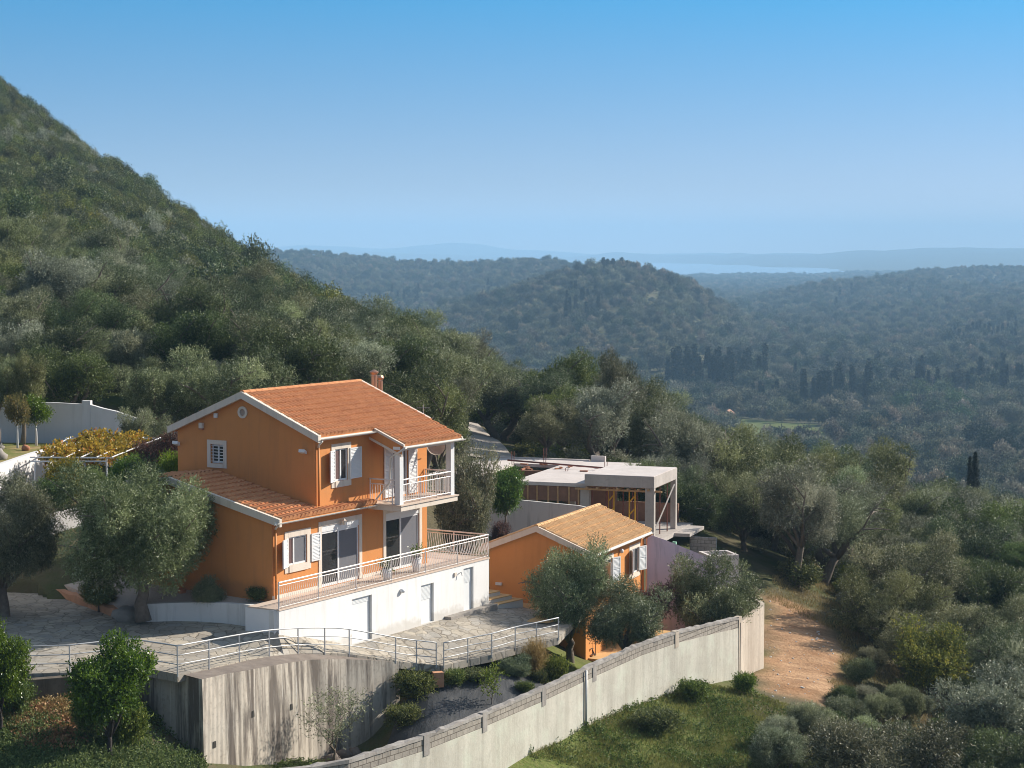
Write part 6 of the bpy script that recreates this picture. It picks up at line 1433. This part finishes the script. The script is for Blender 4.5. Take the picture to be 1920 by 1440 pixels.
def instancer(name, P, sc, rot, idx, srcs, label, cat):
    me = bpy.data.meshes.new(name); me.vertices.add(len(P)); me.vertices.foreach_set('co', np.asarray(P, np.float32).ravel()); me.update()
    for nm, ty, v_ in (('scl', 'FLOAT_VECTOR', sc), ('rot', 'FLOAT_VECTOR', np.stack([np.zeros(len(P)), np.zeros(len(P)), rot], 1)), ('idx', 'INT', idx)):
        at = me.attributes.new(nm, ty, 'POINT'); at.data.foreach_set('vector' if 'VECTOR' in ty else 'value', np.asarray(v_, np.int32 if ty == 'INT' else np.float32).ravel())
    o = bpy.data.objects.new(name, me); COL.objects.link(o); set_tags(o, label, cat, None, 'stuff')
    g = bpy.data.node_groups.new(name, 'GeometryNodeTree'); g.interface.new_socket('Geometry', in_out='INPUT', socket_type='NodeSocketGeometry'); g.interface.new_socket('Geometry', in_out='OUTPUT', socket_type='NodeSocketGeometry')
    gi, go = g.nodes.new('NodeGroupInput'), g.nodes.new('NodeGroupOutput'); ip = g.nodes.new('GeometryNodeInstanceOnPoints'); jn = g.nodes.new('GeometryNodeJoinGeometry')
    for s_ in reversed(srcs):
        oi = g.nodes.new('GeometryNodeObjectInfo'); oi.inputs['Object'].default_value = s_; oi.inputs['As Instance'].default_value = True; g.links.new(oi.outputs['Geometry'], jn.inputs[0])
    def attr(nm, ty):
        a = g.nodes.new('GeometryNodeInputNamedAttribute'); a.data_type = ty; a.inputs['Name'].default_value = nm; return a.outputs['Attribute']
    g.links.new(gi.outputs[0], ip.inputs['Points']); g.links.new(jn.outputs[0], ip.inputs['Instance']); ip.inputs['Pick Instance'].default_value = True
    g.links.new(attr('idx', 'INT'), ip.inputs['Instance Index']); g.links.new(attr('rot', 'FLOAT_VECTOR'), ip.inputs['Rotation']); g.links.new(attr('scl', 'FLOAT_VECTOR'), ip.inputs['Scale'])
    g.links.new(ip.outputs[0], go.inputs[0]); md = o.modifiers.new('scatter', 'NODES'); md.node_group = g
    return o
# running horizon of the bare ground, to skip what hills hide
ELEV = (GZ - ZC) / DG[None, :]; HORZ = np.maximum.accumulate(ELEV, 1)
def visible(x, y, top):
    px = np.clip(x / y * FPX + 960, -1399, 3199); i = np.clip(np.searchsorted(TPX, px) - 1, 0, len(TPX) - 1); j = np.clip(np.searchsorted(DG, y * .985) - 1, 0, len(DG) - 1)
    return (top - ZC) / y > HORZ[i, j] - 5 / FPX
def sample(d0, d1, px0, px1, spacing, seed, hgt):
    rng = np.random.default_rng(seed); N = int((px1 - px0) / FPX * (d1 ** 2 - d0 ** 2) / 2 / spacing(d0) ** 2 * 1.02)
    y = np.sqrt(rng.uniform(d0 * d0, d1 * d1, N)); px = rng.uniform(px0, px1, N); k = rng.random(N) < (spacing(d0) / spacing(y)) ** 2
    x = ((px - 960) / FPX * y)[k]; y = y[k]; z = gz(x, y); k = visible(x, y, z + hgt); return x[k], y[k], z[k], rng
maq = [wood_src('scrub_a', 1, 1.7, 3.0, 26, 90, (.24, .10), 'l_maquis'), wood_src('scrub_b', 2, 2.1, 2.6, 30, 90, (.24, .10), 'l_maquis'), wood_src('scrub_c', 3, 1.5, 3.4, 24, 90, (.22, .10), 'l_maquis'), wood_src('scrub_d', 4, 1.9, 3.2, 28, 90, (.22, .07), 'l_grey'), wood_src('scrub_e', 5, 2.2, 3.6, 30, 90, (.24, .10), 'l_dark'), wood_src('scrub_f', 6, 1.8, 2.8, 28, 90, (.24, .10), 'l_yellow')]
x, y, z, rng = sample(150, 640, -420, 1010, lambda d: 1.75 + 0 * np.asarray(d, float), 31, 4)
cr = np.interp(x / y * FPX + 960, _near_keys, _crest)
low = np.interp(x / y * FPX + 960, [-400, 0, 330, 550, 820, 960], [210, 208, 205, 196, 180, 172])
k = (y < cr + 60) & (y > low - 8) & (rng.random(len(x)) < np.clip((y - low + 8) / 25, .25, 1)); x, y, z = x[k], y[k], z[k]; n = len(x)
sc = .86 * rng.uniform(.55, 1.2, n) * (1 + .25 * _wave_noise(x, y, 8, 8, 40, 77)); sc = np.clip(sc, .45, 1.5)
pick = rng.random(n); sp_ = _wave_noise(x, y, 14, 6, 45, 88) + rng.normal(0, .35, n); idx = np.where(sp_ > .75, 4, np.where(sp_ < -1.0, 5, np.where(sp_ < -.72, 3, np.where(pick < .34, 0, np.where(pick < .68, 1, 2))))); sc = sc * np.where(idx == 4, 1.3, np.where(idx == 3, 1.15, 1))
instancer('hillside_scrub', np.stack([x, y, z - .1], 1), np.stack([sc, sc, sc * rng.uniform(.8, 1.2, n)], 1), rng.uniform(0, 6.28, n), idx, maq, 'dense evergreen scrub covering the steep hillside', 'scrub'); print('scrub', n)
# undergrowth between the grove trees
x, y, z, rng = sample(103, 215, -150, 2080, lambda d: 2.3 + 0 * np.asarray(d, float), 35, 2)
k = np.ones(len(x), bool)
for e_ in EXC: k &= poly_dist(x, y, e_) < -.9
cr = np.interp(x / y * FPX + 960, _near_keys, _crest); k &= y < cr + 20
x, y, z = x[k], y[k], z[k]; n = len(x); sc = rng.uniform(.25, .62, n); idx = rng.integers(0, 4, n)
instancer('undergrowth', np.stack([x, y, z - .1], 1), np.stack([sc * 1.3, sc * 1.3, sc], 1), rng.uniform(0, 6.28, n), idx, [maq[0], maq[1], maq[3], maq[3]], 'low undergrowth between the olive trunks', 'undergrowth')
fo = [wood_src('wood_a', 11, 3.0, 5.0, 22, 110, (.42, .21), 'l_forest'), wood_src('wood_b', 12, 3.6, 5.4, 26, 110, (.42, .21), 'l_forest'), wood_src('wood_c', 13, 2.6, 5.2, 22, 110, (.40, .21), 'l_forest_brown'), wood_src('wood_d', 14, 3.2, 6.2, 26, 120, (.42, .2), 'l_forest_dark'), cyp_src('wood_cypress', 15, 1.15, 12.5, 240, (.9, .4))]
x, y, z, rng = sample(185, 3900, -60, 2380, lambda d: 5.8 + 4.2 * np.clip((np.asarray(d, float) - 200) / 700, 0, 1.0) + 2.0 * np.clip((np.asarray(d, float) - 1500) / 2000, 0, 1), 41, 7)
cr = np.interp(x / y * FPX + 960, _near_keys, _crest); k = (y > cr + 25) & (y > np.interp(x / y * FPX + 960, _val_keys, np.exp(_vstart)) * .98)
fieldm = (np.abs(_wave_noise(x, y, 10, 80, 300, 12)) > 1.25) & (y > 500) & (y < 2600) & (x > 0); k &= ~(fieldm & (rng.random(len(x)) < .85)); cl_ = hit(1452, 812, 400); k &= ((x - cl_[0]) / 24) ** 2 + ((y - cl_[1]) / 70) ** 2 > rng.uniform(.7, 1.1, len(x))
x, y, z = x[k], y[k], z[k]; n = len(x)
w = _wave_noise(x, y, 12, 60, 500, 55); pick = rng.random(n)
idx = np.where(w > .9, 3, np.where(pick < .36, 0, np.where(pick < .70, 1, np.where(pick < .9, 2, 3))))
cy = (_wave_noise(x, y, 12, 60, 350, 66) > 1.0) & (rng.random(n) < .30); idx = np.where(cy & (y < 3000), 4, idx)
sc = rng.uniform(.75, 1.6, n) * np.clip(.80 + (y - 200) / 1600, .80, 1.25) * np.where(idx == 3, 1.05, 1) * np.where(idx == 4, .7, 1)
instancer('valley_forest', np.stack([x, y, z - .2], 1), np.stack([sc, sc, sc * rng.uniform(.75, 1.2, n)], 1), rng.uniform(0, 6.28, n), idx, fo, 'hazy forest filling the valley and the hills beyond', 'forest'); print('forest', n)
x, y, z, rng = sample(3900, 6400, 200, 2380, lambda d: 15 + 0 * np.asarray(d, float), 43, 10); k = (z > -69.3); x, y, z = x[k], y[k], z[k]; n = len(x)
sc = rng.uniform(1.5, 3.0, n); instancer('shore_forest', np.stack([x, y, z - .5], 1), np.stack([sc, sc, sc * .8], 1), rng.uniform(0, 6.28, n), rng.integers(0, 4, n), fo[:4], 'faint bluish woods on the plain before the bay', 'forest'); print('shore', n)

# ------------------------------------------------------------------ cypresses, pines and far buildings (one thing each)
cyp = [cyp_src('cypress', 70 + k, r_, 12.0, 420, (.6, .26)).data for k, r_ in enumerate((1.0, 1.25, .85))]
def single(name, me, loc, rot, sc, label, cat, group):
    o = bpy.data.objects.new(name, me); COL.objects.link(o); o.location = loc; o.rotation_euler = (0, 0, rot); o.scale = sc; return set_tags(o, label, cat, group)
rg = random.Random(90)
def cyp_row(n, px0, px1, py0, py1, h0, h1, label, group, wid=1.0):
    for k in range(n):
        px = rg.uniform(px0, px1); py = rg.uniform(py0, py1); h_ = hit(px, py, 230)
        if h_ is None or h_[1] > 3600: continue
        hm = rg.uniform(h0, h1) / FPX * h_[1]; s_ = hm / 12; single('cypress_tree', rg.choice(cyp), (h_[0], h_[1], h_[2] - .3), rg.uniform(0, 6.28), (s_ * 1.25 * wid, s_ * 1.25 * wid, s_), label, 'tree', group)
cyp_row(34, 1248, 1445, 718, 738, 52, 80, 'dark cypress in the long row across the valley behind the grove', 'cypresses in the long valley row')
cyp_row(9, 1385, 1470, 755, 770, 34, 52, 'cypress near the terracotta roofed cottage in the valley', 'cypresses near the cottage')
cyp_row(20, 1500, 1640, 750, 772, 50, 74, 'cypress in the thick dark group in the middle of the valley', 'cypresses in the middle of the valley')
cyp_row(26, 1650, 1915, 722, 748, 36, 58, 'cypress scattered over the right side of the valley', 'cypresses on the right side of the valley')
cyp_row(26, 1470, 1900, 698, 716, 26, 42, 'cypress in the loose band across the right middle of the valley', 'cypresses in the loose valley band')
cyp_row(12, 1270, 1420, 690, 704, 20, 34, 'cypress at the right foot of the conical hill', 'cypresses at the foot of the conical hill')
cyp_row(28, 1780, 1905, 634, 648, 24, 36, 'small cypress on the low ridge at the far right', 'cypresses on the far right ridge')
cyp_row(22, 1040, 1125, 560, 610, 26, 44, 'cypress on the near flank of the conical hill', 'cypresses on the flank of the conical hill')
cyp_row(14, 905, 1010, 545, 572, 16, 28, 'cypress on the left shoulder of the conical hill', 'cypresses on the left shoulder of the conical hill')
cyp_row(34, 1118, 1205, 501, 509, 17, 28, 'cypress crowning the top of the conical hill', 'cypresses on top of the conical hill', 1.8)
cyp_row(12, 690, 790, 558, 578, 18, 30, 'cypress at the foot of the far left ridge', 'cypresses at the foot of the left ridge')
cyp_row(8, 590, 625, 480, 486, 6, 12, 'tiny cypress on the skyline of the far left ridge', 'cypresses on the left skyline')
cypn = [cyp_src('cypress', 170 + k, 1.15, 12.0, 2600, (.22, .09)).data for k in range(2)]
q = at_d(1828, 905, 205); hm = (at_d(1828, 847, 205)[2] - q[2] + 3); single('cypress_tree', cypn[1], (q[0], q[1], q[2] - 3), 1, (hm / 12 * 1.1, hm / 12 * 1.1, hm / 12), 'tall black green cypress standing just beyond the olive grove at right', 'tree', None)
q = at_d(1818, 905, 206); hm2 = hm * .93; single('cypress_tree', cypn[0], (q[0], q[1], q[2] - 3), 2, (hm / 12 * .8, hm / 12 * .8, hm2 / 12), 'shorter twin of the black green cypress beyond the grove', 'tree', None)
pin = [wood_src('pine', 95 + k, 4.6, 8.5, 30, 110, (.45, .2), 'l_pine').data for k in range(2)]
for k, (px, py, w_, h_) in enumerate([(1725, 772, 74, 62), (1762, 768, 70, 60), (1792, 790, 78, 62), (1752, 800, 72, 58), (1690, 786, 64, 52), (1805, 808, 60, 52)]):
    p = hit(px, py, 230); s_ = w_ / FPX * p[1] / 9.2; single('pine_tree', pin[k % 2], (p[0], p[1], p[2] - .3), k * 1.1, (s_, s_, h_ / FPX * p[1] / 8.5), 'large rounded pine in the dark green clump right of the valley', 'tree', 'pines in the valley clump')
def far_house(px, py, wpx, hpx, yaw, wall, roof, label, dep=.8, d=None, wins=True, flat=False):
    p = hit(px, py, 230) if d is None else at_d(px, py, d); sc_ = p[1] / FPX; w, h = wpx * sc_, hpx * sc_; F = Frame((p[0], p[1], p[2] - .2), R(yaw)); dp = w * dep
    t = thing('distant_house', F.p(0, 0, 0), label, 'house'); rh = 0 if flat else h * .28; hw = h - rh
    mb = MB().box(F, -dp / 2, dp / 2, -w / 2, w / 2, -2, hw); part(t, 'wall', mb, M[wall])
    mb = MB(); o_ = w * .05
    if flat: mb.box(F, -dp / 2 - o_, dp / 2 + o_, -w / 2 - o_, w / 2 + o_, hw, hw + h * .08)
    else: mb.prism([F.p(-dp / 2 - o_, -w / 2 - o_, hw), F.p(-dp / 2 - o_, w / 2 + o_, hw), F.p(-dp / 2 - o_, 0, hw + rh)][::-1], [F.p(dp / 2 + o_, -w / 2 - o_, hw), F.p(dp / 2 + o_, w / 2 + o_, hw), F.p(dp / 2 + o_, 0, hw + rh)][::-1])
    part(t, 'roof', mb, M[roof])
    if wins:
        for k in (-1, 1):
            for zz in (.55,): part(t, 'window', MB().box(F, -dp / 2 - .06, -dp / 2 - .003, k * w * .24 - w * .07, k * w * .24 + w * .07, hw * zz, hw * (zz + .2)), M['dark_metal'])
    return t
far_house(1366, 792, 17, 25, 20, 'pink', 'farroof', 'pink two storey house half hidden behind the grove canopy', 1.3)
far_house(1464, 776, 20, 9, 60, 'cream', 'farroof', 'small terracotta roofed cottage in front of the valley cypresses', 1.2)
far_house(1908, 705, 24, 20, 95, 'cream', 'farroof', 'large cream villa at the right edge of the valley', 1.0)
far_house(614, 483, 12, 7, 90, 'cream', 'cream', 'white flat building on the far left ridge skyline', .6, wins=False, flat=True)
far_house(604, 490, 8, 4, 90, 'cream', 'farroof', 'cream house just below the far left skyline', .6, wins=False)
far_house(626, 499, 10, 4, 90, 'cream', 'farroof', 'long cream house lower on the far left ridge', .6, wins=False)
far_house(672, 499, 7, 5, 90, 'cream', 'cream', 'pale ruin like house on the brow of the far left ridge', .6, wins=False)
far_house(1601, 556, 12, 5, 90, 'cream', 'farroof', 'white house with terracotta roof on the hazy plain, left one', .7, wins=False)
far_house(1638, 555, 6, 4, 90, 'cream', 'cream', 'tiny white house on the hazy plain right of the red roofed one', .7, wins=False)
far_house(1405, 558, 14, 5, 90, 'cream', 'cream', 'long pale shed beside the right foot of the conical hill', .5, wins=False, flat=True)
far_house(1440, 557, 10, 4, 90, 'cream', 'cream', 'shorter pale shed next to the long one on the plain', .5, wins=False, flat=True)
far_house(1405, 673, 14, 4, 90, 'cream', 'slab_top', 'low pale greenhouse in the middle of the valley wood', .5, wins=False, flat=True)
